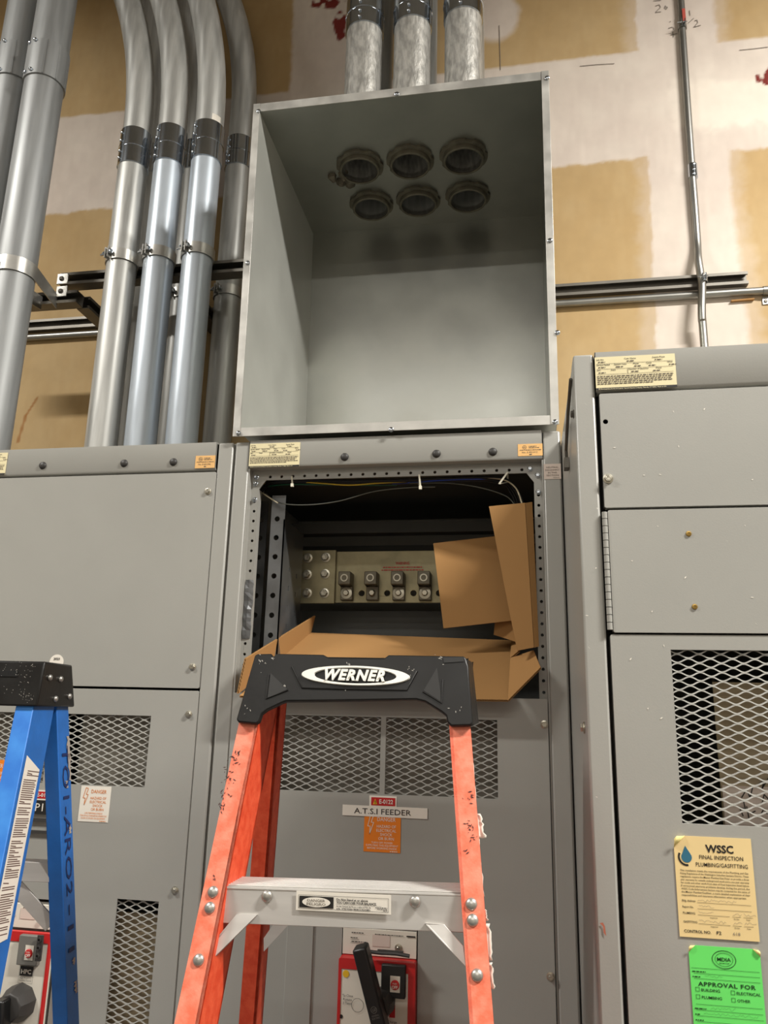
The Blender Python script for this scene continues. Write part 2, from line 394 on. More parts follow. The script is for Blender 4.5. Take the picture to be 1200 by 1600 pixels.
# pencil marks on the joint compound
mk = MB()
S = Sheet((0, YW - .001, 0), (1, 0, 0), (0, 0, 1), 1, 1)
def wallpx(pts): return [P(x, y, YW) for x, y in pts]
for st in ([(1024, 10), (1030, 8), (1032, 12), (1024, 20), (1033, 19)], [(1040, 9), (1038, 13), (1041, 15), (1043, 12), (1039, 11)], [(1021, 2), (1033, 1)],
           [(1077, 17), (1078, 25)], [(1075, 37), (1084, 29)], [(1085, 33), (1089, 32), (1090, 36), (1084, 43), (1095, 40)],
           [(1046, 35), (1048, 34)], [(1044, 45), (1050, 43), (1053, 45), (1052, 47)], [(1048, 55), (1058, 53)], [(1051, 50), (1052, 59)],
           [(906, 104), (932, 101.5), (960, 100)], [(1155, 79), (1180, 76.5), (1200, 74)], [(780, 40), (782, 110)]):
    S.line(mk, wallpx(st), .0022)
lab(mk.build('pencil_mark', M_PENCIL, WALL, smooth=False), 'pencil numbers and layout lines on the joint compound')

# ------------------------------------------------------------------ left and middle switchgear sections
ZT = Z0 + .614                # top of the sections
CW = .762
def enclosure(x0, x1, y0, y1, parent, open_front=True):
    mb = MB(); t = .003
    mb.box(x0, x0 + t, y0, y1, 0, ZT); mb.box(x1 - t, x1, y0, y1, 0, ZT); mb.box(x0 + t, x1 - t, y1 - t, y1, 0, ZT)
    mb.box(x0 + t, x1 - t, y0, y1 - t, ZT - t, ZT); mb.box(x0 + t, x1 - t, y0, y1 - t, 0, t)
    return mb.build('enclosure', M_PAINT, parent)
def post(x0, x1, y0, parent, d=.05):
    return MB().box(x0, x1, y0, y0 + d, 0, ZT).build('front_post', M_PAINT, parent, bevel=.004)
def fascia(x0, x1, z0, z1, y, parent):
    mb = MB()
    prof = [(y, z1), (y, z0 + .006), (y + .0025, z0 + .0015), (y + .006, z0), (y + .045, z0), (y + .045, z0 + .004), (y + .006, z0 + .004), (y + .003, z0 + .008), (y + .003, z1 - .003), (y + .03, z1 - .003), (y + .03, z1)]
    n = len(prof); vs = [(x0, a, b) for a, b in prof] + [(x1, a, b) for a, b in prof]
    fs = [(i, (i + 1) % n, (i + 1) % n + n, i + n) for i in range(n)]
    mb.add(vs, fs)
    mb.slab([(x0, a, b) for a, b in prof][::-1], (.001, 0, 0)); mb.slab([(x1, a, b) for a, b in prof][::-1], (-.001, 0, 0))
    return mb.build('top_fascia', M_PAINT, parent)
def plug(px, py, Y, parent):
    x, z = P(px, py, Y)
    return MB().lathe([(.0001, .006), (.0055, .0056), (.0085, .0035), (.0098, 0)], (x, Y, z), (0, -1, 0), 24).build('hole_plug', M_DARK, parent)
def doorplate(x0, x1, z0, z1, holes, y, name, parent):
    mb = MB(); t = .0025
    fplate(mb, rrect(x0, x1, z0, z1, .003), holes, t, y)
    for a in ((x0, x0 + t, z0, z1), (x1 - t, x1, z0, z1)): mb.box(a[0], a[1], y + t, y + .018, a[2] + .002, a[3] - .002)
    mb.box(x0 + t, x1 - t, y + t, y + .018, z1 - t, z1); mb.box(x0 + t, x1 - t, y + t, y + .018, z0, z0 + t)
    return mb.build(name, M_PAINT, parent, bevel=.0016)
def grille(x0, x1, z0, z1, y, parent, label=None):
    o = expanded(x0 - .006, x1 + .006, z0 - .006, z1 + .006, y + .004).build('expanded_metal_grille', M_PAINT, parent, smooth=False)
    return o
def danger(s, parent, body_mat, ink, last):
    b = s.body('danger_sticker', body_mat, parent); mb = MB(); W, H = s.W, s.H
    s.text(mb, 'DANGER', W * .61, H * .80, H * .105, W * .50)
    for i, t in enumerate(('HAZARD OF', 'ELECTRICAL', 'SHOCK', 'OR BURN')):
        s.text(mb, t, W * .61, H * (.63 - i * .105), H * .075, W * (.52, .54, .33, .42)[i])
    for i, t in enumerate(last): s.text(mb, t, W * .5, H * (.22 - i * .072), H * .048, W * (.58, .88, .80)[i % 3])
    s.small(mb, W * .72, W * .92, H * .02, H * .02, 3)
    bolt = [(.17, .95), (.25, .93), (.19, .76), (.26, .76), (.155, .46), (.17, .66), (.10, .66), (.17, .95)]
    s.line(mb, [(x * W, y * H) for x, y in bolt], W * .016)
    mb.build('printing', ink, b, smooth=False); return b
def ul(s, parent, num):
    b = s.body('listing_sticker', M_TANL, parent); mb = MB(); W, H = s.W, s.H
    s.ring(mb, W * .27, H * .73, H * .16, H * .022); s.text(mb, 'UL', W * .27, H * .67, H * .13, bold=.01)
    s.small(mb, W * .44, W * .76, H * .77, H * .05, 1); s.small(mb, W * .44, W * .86, H * .65, H * .05, 2)
    s.small(mb, W * .08, W * .94, H * .47, H * .05, 3); s.text(mb, num, W * .48, H * .24, H * .13, W * .62, sl=0)
    s.small(mb, W * .46, W * .56, H * .08, H * .08, 5)
    mb.build('printing', M_GINK, b, smooth=False); return b
def nameplate(s, parent, seed=1):
    b = s.body('nameplate', M_CREAM, parent); mb = MB(); W, H = s.W, s.H
    s.rect(mb, 0, W, 0, H * .075)
    for y, heads in ((.90, ((.02, 'Job No.'), (.37, 'Cust. Name'), (.72, 'Supply Phase'))), (.74, ((.02, 'Service Rated'), (.24, 'System Volts'), (.48, 'Phase'), (.64, 'Cycle'), (.90, 'Wire'))), (.58, ((.02, 'AIC'), (.2, 'Date'), (.42, 'Number of Sections'), (.76, 'Phase')))):
        for x, t in heads: s.text(mb, t, W * x, H * y, H * .045, al='l', bold=.012)
    b2 = MB()
    for y in (.79, .63, .47): s.rect(b2, W * .02, W * .97, H * y, H * (y + .008))
    s.rect(b2, W * .405, W * .41, H * .47, H * .63)
    for i, y in enumerate((.40, .345, .29, .235, .18)): s.small(b2, W * .02, W * .97, H * y, H * .028, seed + i, (1, .96, .94, .97, .72)[i])
    for x, y in ((.04, .83), (.4, .83), (.75, .83), (.04, .67), (.26, .67), (.49, .67), (.67, .67), (.92, .67), (.04, .51), (.45, .51), (.72, .51)): s.small(b2, W * x, W * (x + .09), H * y, H * .03, int(x * 90))
    mb.build('printing', M_INK, b, smooth=False); b2.build('fine_print', M_GINK, b, smooth=False)
    fw = MB(); s2 = Sheet(s.o, s.u, s.w, W, H, .0016); s2.text(fw, 'GE Electrical Distribution & Control  General Electric Company, Plainville, CT 06062  Made in USA', W * .03, H * .02, H * .035, W * .84, al='l', bold=.005)
    fw.build('maker_line', M_CREAM, b, smooth=False); return b
def asset_tag(s, parent, txt):
    b = s.body('asset_tag', M_WHITE, parent); W, H = s.W, s.H; mb = MB(); s.rect(mb, W * .07, W * .95, H * .17, H * .86)
    mb.build('red_field', M_RED, b, smooth=False); s2 = Sheet(s.o, s.u, s.w, W, H, .0016); w = MB()
    s2.text(w, txt, W * .37, H * .34, H * .36, W * .50, al='l', bold=.02); w.build('printing', M_WHITE, b, smooth=False)
    tr = MB(); s2.poly(tr, [(W * .14, H * .27), (W * .29, H * .27), (W * .215, H * .75)]); tr.build('warning_triangle', M_YDOT, b, smooth=False)
    ti = MB(); s3 = Sheet(s.o, s.u, s.w, W, H, .0021); s3.rect(ti, W * .203, W * .227, H * .42, H * .6); s3.rect(ti, W * .203, W * .227, H * .32, H * .38); ti.build('exclamation_mark', M_INK, b, smooth=False)
    return b

# ---- left section
LX1 = -.668; LX0 = LX1 - CW
L = thing('switchgear_cabinet', 'grey switchgear section behind the blue ladder with a tall narrow mesh vent', 'electrical cabinet', (LX0 + CW / 2, .28, 0), 'switchgear sections in the row')
enclosure(LX0 - .26, LX1, .012, .57, L)
MB().box(LX0 - .26, LX0, 0, .05, 0, ZT).build('side_filler', M_PAINT, L, bevel=.004)
post(LX1 - .0395, LX1 - .0015, 0, L); post(LX0 + .0015, LX0 + .0395, 0, L)
fx1 = P(339.5, 700)[0]; fascia(LX0 + .042, fx1, Z0 + .5455, ZT + .001, -.003, L)
dx1 = P(336.8, 760)[0] - .0005; dx0 = LX0 + .044
dz = Z0
ud = doorplate(dx0, dx1, dz + .037, dz + .5405, [], -.002, 'upper_door', L)
gr = [(-1.016, -.8145), (-1.289, -1.0585)]
gr[0] = (-1.0465, -.8145)
vz = (P(250, 1406)[0], P(184, 1403)[0]); vt = Z0 - .400
lbx1, lbz1 = P(84, 1416, -.002); lbx1 += .016; lbz1 += .012; lbx0 = lbx1 - .153
ld = doorplate(dx0, dx1, .08, dz + .0315, [rect(a, b, Z0 - .1755, Z0 - .0248) for a, b in gr] + [rect(-.852, -.758, .62, vt), rect(lbx0, lbx1, lbz1 - .47, lbz1)], -.002, 'lower_door', L)
for a, b in gr: grille(a, b, Z0 - .1755, Z0 - .0248, -.002, L)
grille(-.852, -.758, .62, vt, -.002, L)
MB().box(-1.004, -.70, .045, .048, Z0 - .23, Z0 + .01).box(-1.36, -1.05, .045, .048, Z0 - .23, Z0 + .01).build('barrier_board', M_BOARD2, L)
lab(MB().box(-.875, -.72, .028, .031, .5, Z0 - .432).build('barrier_board', M_BOARD, L), 'pale board behind the tall narrow vent')
for p in ((325, 768), (301, 1042), (295, 1116), (273.5, 1391)): hexbolt('door_bolt', P3(*p, -.002), L)
for p in ((67, 727.5), (194, 724), (271, 722)): plug(*p, -.003, L)
ul(front_sheet(304.5, 732, 337, 711.5, -.003), L, 'No. E 821396')
nameplate(Sheet((P(8, 742, -.003)[0] - .127, -.0035, P(8, 742, -.003)[1]), (1, 0, 0), (0, 0, 1), .127, .0585), L, 20)
danger(front_sheet(121.5, 1283, 174.5, 1229.5, -.002), L, M_WHITE, M_ORTX, ('LIVE TERMINALS INSIDE', 'TURN OFF ALL POWER BEFORE OPENING THIS', 'DOOR TO WORK ON EQUIPMENT', '', ))
xo, zo = P(5, 1250, -.002); danger(Sheet((xo - .078, -.0025, zo), (1, 0, 0), (0, 0, 1), .078, .085), L, M_ORL, M_WHITE, ('TURN OFF POWER', 'SUPPLYING THIS EQUIPMENT', 'BEFORE WORKING INSIDE'))
x1, z1 = P(83, 1251, -.002); asset_tag(Sheet((x1 - .062, -.0025, z1), (1, 0, 0), (0, 0, 1), .062, .021), L, 'E-0121')
x1, z1 = P(86, 1273, -.002); s = Sheet((x1 - .15, -.0045, z1), (1, 0, 0), (0, 0, 1), .156, .029); b = s.body('circuit_plate', M_BLACK, L, .002)
s.lift = .0027; mb = MB(); s.text(mb, 'DP1', s.W - .034, .0065, .0165, .037, 'r'); mb.build('printing', M_WHITE, b, smooth=False)
x1, z1 = P(83, 1303, -.002); mb = MB(); mb.box(x1 - .16, x1, -.008, -.002, z1, z1 + .006).box(x1 - .16, x1, -.008, -.002, z1 + .024, z1 + .031).box(x1 - .006, x1, -.008, -.002, z1 + .006, z1 + .024)
mb.build('card_holder', M_HUB, L)
x1, z1 = P(88.5, 1035, -.002); s = Sheet((x1 - .02, -.0025, z1 - .02), (1, 0, 0), (0, 0, 1), .04, .04); mb = MB()
mb.slab([s.pt(.02 + .018 * math.cos(a * PI / 16), .02 + .018 * math.sin(a * PI / 16), .0005) for a in range(32)], (0, .0005, 0)); b = mb.build('round_sticker', M_WHITE, L, smooth=False)
mb = MB(); s.text(mb, '2023', .02, .0255, .0052, .0155, bold=.02); mb.build('printing', M_INK, b, smooth=False)

# ---- middle section
MX0 = -.6655; MX1 = .0965
C = thing('switchgear_cabinet', 'open grey switchgear section holding cardboard, below the galvanized box', 'electrical cabinet', ((MX0 + MX1) / 2, .28, 0), 'switchgear sections in the row')
enclosure(MX0, MX1, .012, .57, C)
pl1 = -.628; pr0 = .0565
post(MX0 + .0015, pl1, 0, C, .024); post(pr0, MX1 - .0015, 0, C, .024)
fascia(-.628, .0560, Z0 + .5475, ZT + .001, -.003, C)
# perforated inner frame
oy = .022; ox0 = P(405, 760, oy)[0]; ox1 = P(834.5, 760, oy)[0]; oz1 = P(620, 746, oy)[1] + .002; ozb = .08
holes = []
xl = (pl1 + ox0) / 2; xr = (pr0 + ox1) / 2; zt = (oz1 + Z0 + .5475) / 2 - .004
n = 22
for i in range(n): holes.append(circ(ox0 + .012 + (ox1 - ox0 - .024) * (i + .5) / n, zt, .0036))
for i in range(2, 24):
    z = oz1 - .028 - .0238 * (i - 1)
    if z > Z0 - .02: holes += [circ(xl + .002, z, .0034), circ(xr - .001, z, .0034)]
ht = [h for h in holes if abs(h[0][1] - zt) < .005]; hl = [h for h in holes if h not in ht and h[0][0] < -.3]; hr_ = [h for h in holes if h not in ht and h[0][0] > -.3]
mb = MB(); fplate(mb, rect(pl1 - .004, pr0 + .004, oz1, Z0 + .552), ht, .003, oy)
fplate(mb, rect(pl1 - .004, ox0, ozb, oz1), hl, .003, oy); fplate(mb, rect(ox1, pr0 + .004, ozb, oz1), hr_, .003, oy)
mb.slab([(ox0, oy, oz1 - .022), (ox0 + .016, oy, oz1), (ox0, oy, oz1)], (0, .003, 0)); mb.slab([(ox1, oy, oz1 - .022), (ox1, oy, oz1), (ox1 - .016, oy, oz1)], (0, .003, 0))
mb.box(ox0 - .002, ox0, oy + .003, oy + .02, Z0, oz1 - .022).box(ox1, ox1 + .002, oy + .003, oy + .02, Z0, oz1 - .022)
pf = mb.build('perforated_frame', M_PAINT, C)
for p in ((401, 746), (399.5, 756), (398, 781), (828, 733), (840, 743), (841, 769)): hexbolt('frame_screw', P3(*p, oy), C, r=.0045, m=M_CHROME, h=.008)
MB().box(pl1, pl1 + .003, .002, oy, .08, Z0 + .5475).box(pr0 - .003, pr0, .002, oy, .08, Z0 + .5475).build('frame_return', M_PAINT, C)
mb = MB(); rnd = random.Random(31); rows = []
for i in range(15):
    t = i / 14; a = P3(384 - 6 * t, 906 + 92 * t, oy - .002); b2_ = P3(397 - 7 * t + rnd.uniform(-1, 1), 906 + 92 * t, oy - .001)
    rows += [a + Vector((0, -rnd.uniform(0, .003), 0)), a.lerp(b2_, .5) + Vector((0, -rnd.uniform(.001, .005), 0)), b2_]
mb.add(rows, [(i * 3 + k, i * 3 + k + 1, i * 3 + k + 4, i * 3 + k + 3) for i in range(14) for k in (0, 1)])
tp_ = lab(mb.build('metal_tape', M_PERF, C, smooth=False), 'crumpled silver tape on the left side of the frame'); tp_.modifiers.new('thickness', 'SOLIDIFY').thickness = .0004
# lower door
gz0, gz1 = Z0 - .1685, Z0 - .0150
g1 = (-.2835, -.0515); g0 = (-.5255, -.2945)
mdx0, mdx1 = -.6265, .0515
brx0, brx1, brz1, brz0 = P(535, 1450, -.002)[0], P(653, 1450, -.002)[0], P(600, 1444, -.002)[1], Z0 - .86
doorplate(mdx0, mdx1, .08, Z0 + .0295, [rect(*g0, gz0, gz1), rect(*g1, gz0, gz1), rect(brx0, brx1, brz0, brz1)], -.002, 'lower_door', C)
grille(*g0, gz0, gz1, -.002, C); grille(*g1, gz0, gz1, -.002, C)
MB().box(-.535, -.02, .06, .063, Z0 - .24, Z0 + .012).build('barrier_board', M_BOARD2, C)
xa, za = P(450, 1437, -.002); xb = P(491, 1437, -.002)[0]
MB().box(xa, xb, -.006, -.002, .1, Z0 - .395).build('door_stiffener', M_PAINT, C, bevel=.001)
hexbolt('door_bolt', P3(471, 1437, -.002), C, r=.004, m=M_CHROME)
for p in ((850.5, 1132), (860.5, 1526)): hexbolt('door_bolt', P3(*p, -.002), C)
for p in ((538.5, 714), (682, 709), (770, 706)): plug(*p, -.003, C)
nameplate(front_sheet(388.5, 731.5, 469.5, 691, -.003), C, 40)
ul(front_sheet(809.5, 713, 847.5, 693, -.003), C, 'No. E 821412')
s = front_sheet(850, 749, 876, 724.5, -.0003); b = s.body('neutral_sticker', M_PINKL, C); mb = MB()
for i, t in enumerate(('NEUTRAL', 'DISCONNECT', 'IN THIS', 'SECTION')): s.text(mb, t, s.W * .5, s.H * (.72 - i * .175), s.H * .10, s.W * (.72, .82, .52, .70)[i])
s.small(mb, s.W * .55, s.W * .9, s.H * .08, s.H * .03, 4); mb.build('printing', M_GINK, b, smooth=False)
asset_tag(front_sheet(577, 1261, 620, 1244.5, -.002), C, 'E-0122')
s = front_sheet(535, 1273.5, 668, 1263, -.0026); b = s.body('feeder_label', M_WHITE, C); mb = MB(); s.text(mb, 'A.T.S.I FEEDER', s.W * .14, s.H * .24, s.H * .52, s.W * .67, al='l'); mb.build('printing', M_INK, b, smooth=False)
danger(front_sheet(568, 1330, 626.5, 1272.5, -.002), C, M_ORL, M_WHITE, ('TURN OFF POWER', 'SUPPLYING THIS EQUIPMENT', 'BEFORE WORKING INSIDE'))
# inside of the open compartment
def perf_post(px0, px1, Y, back, name, sp, hr):
    x0, x1 = P(px0, 900, Y)[0], P(px1, 900, Y)[0]; z0, z1 = Z0 - .1, Z0 + .50
    xm = x0 + (x1 - x0) * .45; mb = MB()
    hs = [circ(xm, z0 + .03 + i * sp, hr) for i in range(int((z1 - z0) / sp))]
    fplate(mb, rect(x0, x1, z0, z1), hs, .003, Y)
    if back:
        hs = []
        for i in range(int((z1 - z0 - .18) / sp)):
            z = z0 + .05 + i * sp
            for k in (.35, .72): hs.append(rect(back * k - .003, back * k + .003, z - (.006 if k > .5 else 0), z + .012 - (.006 if k > .5 else 0)))
        vs, fs = plate(rect(0, back, z0, z1 - .06), hs, .003, (x1, Y, 0), (0, 1, 0), (0, 0, 1)); mb.add(vs, fs)
    return mb.build(name, M_PERF, C)
perf_post(418, 440, .075, .17, 'perforated_channel', .0465, .0065)
perf_post(394, 412, .125, 0, 'perforated_channel', .0475, .0065)
by = .30
mb = MB(); bx0 = P(522, 900, by)[0]; bz1 = P(600, 861, by)[1]; bz0 = P(600, 942, by)[1]
hs = [circ(P(x, 927, by)[0], P(565, 927, by)[1], .0075) for x in (565, 605, 646, 686)]
fplate(mb, rect(bx0, .02, bz0, bz1), hs, .008, by); bus = mb.build('bus_bar', M_BUS, C, bevel=.0008)
for lx in (543, 583, 624, 665):
    x, z = P(lx, 928, by); mb = MB()
    w = .016
    mb.box(x - w, x + w, by - .014, by, z - .018, z + .018)
    mb.box(x - w, x + w, by - .045, by, z + .018, z + .052)
    lg = mb.build('cable_lug', M_LUG, bus, bevel=.002)
for lx, ww in ((543, 1), (583, .6), (624, 1), (665, 1)):
    x, z = P(lx, 928, by); mb = MB()
    mb.lathe([(.015 * ww, 0), (.015 * ww, .002), (.008, .003)], (x, by - .014, z), (0, -1, 0), 20); mb.lathe([(.008, .002), (.008, .009), (.0065, .010), (.0001, .010)], (x, by - .014, z), (0, -1, 0), 6, False)
    mb.lathe([(.0098, 0), (.0098, .002), (.0068, .002), (.0068, -.004), (.0001, -.004)], (x, by - .045, z + .035), (0, -1, 0), 18)
    mb.build('lug_bolt', M_BOLT, bus)
mb = MB(); sx0, sz1 = P(459, 861, by - .02); sx1 = P(524, 861, by - .02)[0]
mb.box(sx0, sx1, by - .012, by - .002, P(490, 943, by - .01)[1], P(490, 860, by - .01)[1]); spl = mb.build('splice_plate', M_BUS, C, bevel=.0008)
for p in ((481, 872), (509, 871), (480, 898), (508, 897), (480, 927), (507, 927)): hexbolt('splice_bolt', P3(*p, by - .012), spl, r=.0095, h=.012)
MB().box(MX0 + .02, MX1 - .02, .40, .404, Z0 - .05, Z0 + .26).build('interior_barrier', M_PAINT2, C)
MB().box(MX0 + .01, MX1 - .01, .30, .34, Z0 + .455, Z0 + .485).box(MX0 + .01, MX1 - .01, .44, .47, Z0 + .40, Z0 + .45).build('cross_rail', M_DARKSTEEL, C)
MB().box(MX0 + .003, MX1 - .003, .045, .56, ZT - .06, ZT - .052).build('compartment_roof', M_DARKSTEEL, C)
s = front_sheet(596, 892, 662, 876, by); mb = MB(); s.text(mb, 'WARNING', s.W * .5, s.H * .62, s.H * .28, s.W * .33, bold=.02); s.small(mb, s.W * .04, s.W * .97, s.H * .30, s.H * .10, 7); s.small(mb, s.W * .0, s.W * 1, s.H * .02, s.H * .10, 8)
lab(mb.build('warning_print', M_RED, bus, smooth=False), 'faded red warning print on the bus bar')

# wires along the top of the compartment and their ties
def wire(colr, pts, r, label):
    pp = [P3(a, b, c) for a, b, c in pts]
    out = []
    for i in range(len(pp) - 1):                       # Catmull-Rom
        p0, p1, p2, p3 = pp[max(i - 1, 0)], pp[i], pp[i + 1], pp[min(i + 2, len(pp) - 1)]
        for k in range(7):
            t = k / 7; out.append(.5 * ((2 * p1) + (p2 - p0) * t + (2 * p0 - 5 * p1 + 4 * p2 - p3) * t * t + (3 * p1 - p0 - 3 * p2 + p3) * t ** 3))
    out.append(pp[-1])
    return tag(MB().tube(out, r, 8).build('wire', WIRE[colr], None), label, 'wire', 'wires along the top of the open section')
wire('yellow', [(412, 756, .07), (460, 753, .06), (500, 755, .055), (545, 758, .055), (590, 755, .06), (640, 752, .06)], .0016, 'yellow wire running under the top rail of the open section')
wire('green', [(415, 760, .08), (450, 757, .065), (500, 757, .065), (560, 758, .07), (620, 758, .08)], .0017, 'dark green wire beside the left zip tie in the open section')
wire('blue', [(590, 757, .08), (640, 754, .065), (680, 751, .055), (720, 749, .055), (780, 748, .06)], .0018, 'blue wire passing through the middle zip tie')
wire('white', [(408, 769, .06), (420, 777, .05), (434, 786, .045)], .0016, 'short pale wire end at the upper left corner of the opening')
wire('grey', [(412, 772, .07), (438, 786, .055), (480, 789, .05), (530, 783, .05), (585, 768, .05), (640, 762, .05), (680, 761, .055)], .0014, 'grey wire sagging below the bundle on the left')
wire('grey', [(640, 755, .06), (700, 755, .055), (750, 762, .055), (790, 775, .06), (805, 790, .065)], .0014, 'grey wire curving down toward the tall cardboard flap')
wire('white', [(760, 746, .055), (788, 750, .05), (806, 763, .05), (815, 785, .05), (818, 800, .055)], .0017, 'cream wire bending down behind the tall cardboard flap')
for i, (a, b) in enumerate((((408, 752), (832, 745)), ((410, 754), (828, 748)), ((413, 757), (824, 752)), ((420, 751), (815, 748)))):
    y0 = .05 + .008 * i
    wire('black', [(a[0], a[1] + 14, y0 + .03), (a[0] + 14, a[1] + 2, y0 + .01), (470, 751 + i * 2.2, y0), (560, 751 + i * 2, y0), (655, 749 + i * 2, y0), (740, 746 + i * 1.8, y0), (785, 747 + i * 3, y0), (806 - i * 3, 762 + i * 2, y0 + .01), (818 - i * 4, 790, y0 + .02), (822 - i * 4, 830, y0 + .03)], .0026,
         ('topmost black wire of the bundle under the fascia', 'second black wire down in the bundle under the fascia', 'third black wire down in the bundle under the fascia', 'lowest black wire of the bundle under the fascia')[i])
def ziptie(px, py, px2, py2, label, head=True):
    a = P3(px, py, .019); b = P3(px2, py2, .026); mb = MB(); mb.bar(a, b, (1, 0, 0), .004, .0014)
    if head: mb.bar(b - Vector((0, .002, .003)), b + Vector((0, -.002, .005)), (1, 0, 0), .0065, .005)
    c = P3(px, py - 4, .06); mb.bar(a, c, (1, 0, 0), .004, .0014); mb.bar(c, c + Vector((0, 0, -.03)), (1, 0, 0), .004, .0014); mb.bar(c + Vector((0, 0, -.03)), b, (1, 0, 0), .004, .0014)
    tag(mb.build('zip_tie', M_ZIP, None), label, 'zip tie', 'zip ties on the perforated rail')
ziptie(456, 745, 457, 759, 'white zip tie nearest the upper left corner of the opening'); ziptie(655, 742, 657, 763, 'white zip tie hanging at the middle of the top rail'); ziptie(793, 738, 780, 756, 'slanting white zip tie near the upper right corner of the opening', False)

# ------------------------------------------------------------------ circuit breakers
def breaker(dx, dzr, label, variant):
    x0, x1 = brx0 + .002 + dx, brx1 - .002 + dx; W = x1 - x0; zt = brz1 - .006 + dzr
    T = thing('circuit_breaker', label, 'circuit breaker', ((x0 + x1) / 2, .0, zt - .3), 'breakers in the lower doors')
    znp = zt - .052                                     # bottom of the white rating plate
    MB().box(x0, x1, .0, .02, zt - .47, zt).build('mounting_base', M_GREYP, T)
    mb = MB(); mb.box(x0, x1, -.004, 0, znp, zt - .004); rp = mb.build('rating_plate', M_GLASSY, T, bevel=.001)
    s = Sheet((x0, -.0044, znp), (1, 0, 0), (0, 0, 1), W, .046); mb = MB()
    s.small(mb, .018, .042, .039, .0016, 3); s.small(mb, .016, .03, .030, .0014, 5); s.rect(mb, .016, .033, .0275, .028); s.small(mb, .018, .05, .023, .0016, 6); s.rect(mb, .016, .05, .021, .0215)
    s.small(mb, .065, .122, .039, .0014, 7); s.rect(mb, .128, .146, .0385, .041); mb.build('printing', M_INK, rp, smooth=False)
    s2 = Sheet((x0 + .06, -.0044, znp + .018), (1, 0, 0), (0, 0, 1), .035, .021); b = s2.body('listing_sticker', M_PINKL, rp); mb = MB()
    s2.ring(mb, .009, .014, .004, .0007); s2.small(mb, .015, .03, .013, .0013, 9); s2.small(mb, .004, .032, .007, .0013, 10); s2.small(mb, .004, .024, .003, .0013, 11); 
    hexbolt('cover_screw', (x0 + W * .76, -.004, znp + .018), rp, r=.0055, m=M_BOLT)
    # red frame with white panel
    zf1 = znp - .001; zf0 = zt - .47; mb = MB()
    fplate(mb, rrect(x0 - .002, x1 + .001, zf0, zf1, .004), [rect(x0 + .004, x1 - (.013 if variant == 'm' else .003), zf0 + .01, zf1 - .019)], (.024 if variant == 'm' else .010), -.026)
    fr = mb.build('red_frame', M_REDF, T, bevel=.0025)
    mb = MB().box(x0 + .003, x1 - (.012 if variant == 'm' else .002), -.0245, -.004, zf0 + .012, zf1 - .0195); pn = mb.build('front_panel', M_GLASSY, T, bevel=.001)
    Y = -.0248
    s = Sheet((x0, Y, zf1), (1, 0, 0), (0, 0, 1), W, .01)
    MB().lathe([(.0001, .0008), (.0062, .0008), (.0066, 0)], (x0 + .013, Y, zf1 - .028), (0, -1, 0), 24).build('yellow_sticker', M_YDOT, pn)
    mb = MB(); mb.box(x0 + W * .57, x0 + W * .57 + .047, Y - .012, Y, zf1 - .060, zf1 - .003); ob = mb.build('off_button_housing', M_BLACK if variant == 'm' else M_GREYP, T, bevel=.002)
    s3 = Sheet((x0 + W * .57 + .018, Y - .0125, zf1 - .049), (1, 0, 0), (0, 0, 1), .019, .028); b = s3.body('off_window', M_GLASSY, ob)
    mb = MB(); mb.lathe([(.0001, .003), (.007, .003), (.0085, .0015), (.0085, 0)], s3.pt(.0095, .013, .0008), (0, -1, 0), 24); pb = mb.build('push_button', M_REDF, ob)
    s4 = Sheet(s3.o, (1, 0, 0), (0, 0, 1), .019, .028, .0045); mb = MB(); s4.text(mb, 'OFF', .0095, .0075, .0052, .0115, bold=.02); s4.text(mb, 'PUSH', .0095, .0145, .003, .008); mb.build('printing', M_WHITE, ob, smooth=False)
    if variant == 'm':
        zi = zf1 - .075
        MB().box(x0 + W * .675, x0 + W * .675 + .011, Y - .0006, Y, zi - .021, zi).build('charge_window', M_RED, pn)
        s = Sheet((x0, Y - .0003, zi - .1), (1, 0, 0), (0, 0, 1), W, .1); mb = MB()
        s.text(mb, 'Charge', W * .715, .1 - .030, .0042, .018); s.text(mb, 'Indicator', W * .715, .1 - .0365, .0042, .021)
        for i, t in enumerate(('To Close', 'Rotate', '3 Times')): s.text(mb, t, .018, .1 + .008 - i * .0065, .0042, (.021, .017, .018)[i])
        s.ring(mb, .038, .095, .012, .0006)
        mb.build('printing', M_INK, pn, smooth=False)
        for p in ((x0 + .006, zi - .027), (x0 + W * .86, zi - .040)): MB().lathe([(.0001, .0006), (.0035, .0006), (.0035, 0)], (p[0], Y, p[1]), (0, -1, 0), 16).build('screw_recess', M_INK, pn)
        # hub and lever
        hx, hz = P(594, 1572, -.05); mb = MB(); mb.lathe([(.026, 0), (.025, .016), (.020, .036), (.0001, .037)], (hx, Y, hz), (0, -1, 0), 9, False, .3); hub = mb.build('handle_hub', M_HUB, T, bevel=.002)
        a = P3(563, 1478, -.085); bq = P3(597, 1612, -.075); bq2 = bq + (bq - a).normalized() * .05
        mb = MB(); mb.bar(a, bq2, (1, 0, .2), .027, .034); lv = mb.build('lever_handle', M_LEVER, T, bevel=.004)
        d = (bq2 - a).normalized(); u = Vector((1, 0, .2)); u = (u - d * u.dot(d)).normalized(); 
        s = Sheet(P3(583, 1578, -.1027) , u, -d, .02, .02, .0008)
        c0 = a + d * .105; n = u.cross(-d); s = Sheet(c0 + n * .0172, u, -d, .02, .02, .0006)
        mb = MB(); s.ring(mb, 0, 0, .0058, .0007); s.text(mb, 'GE', 0, -.0024, .005, .0072, sl=.2); s.text(mb, 'GENERAL', 0, -.011, .0028, .014); s.text(mb, 'ELECTRIC', 0, -.0155, .0028, .015)
        mb.build('maker_mark', M_GREYP, lv, smooth=False)
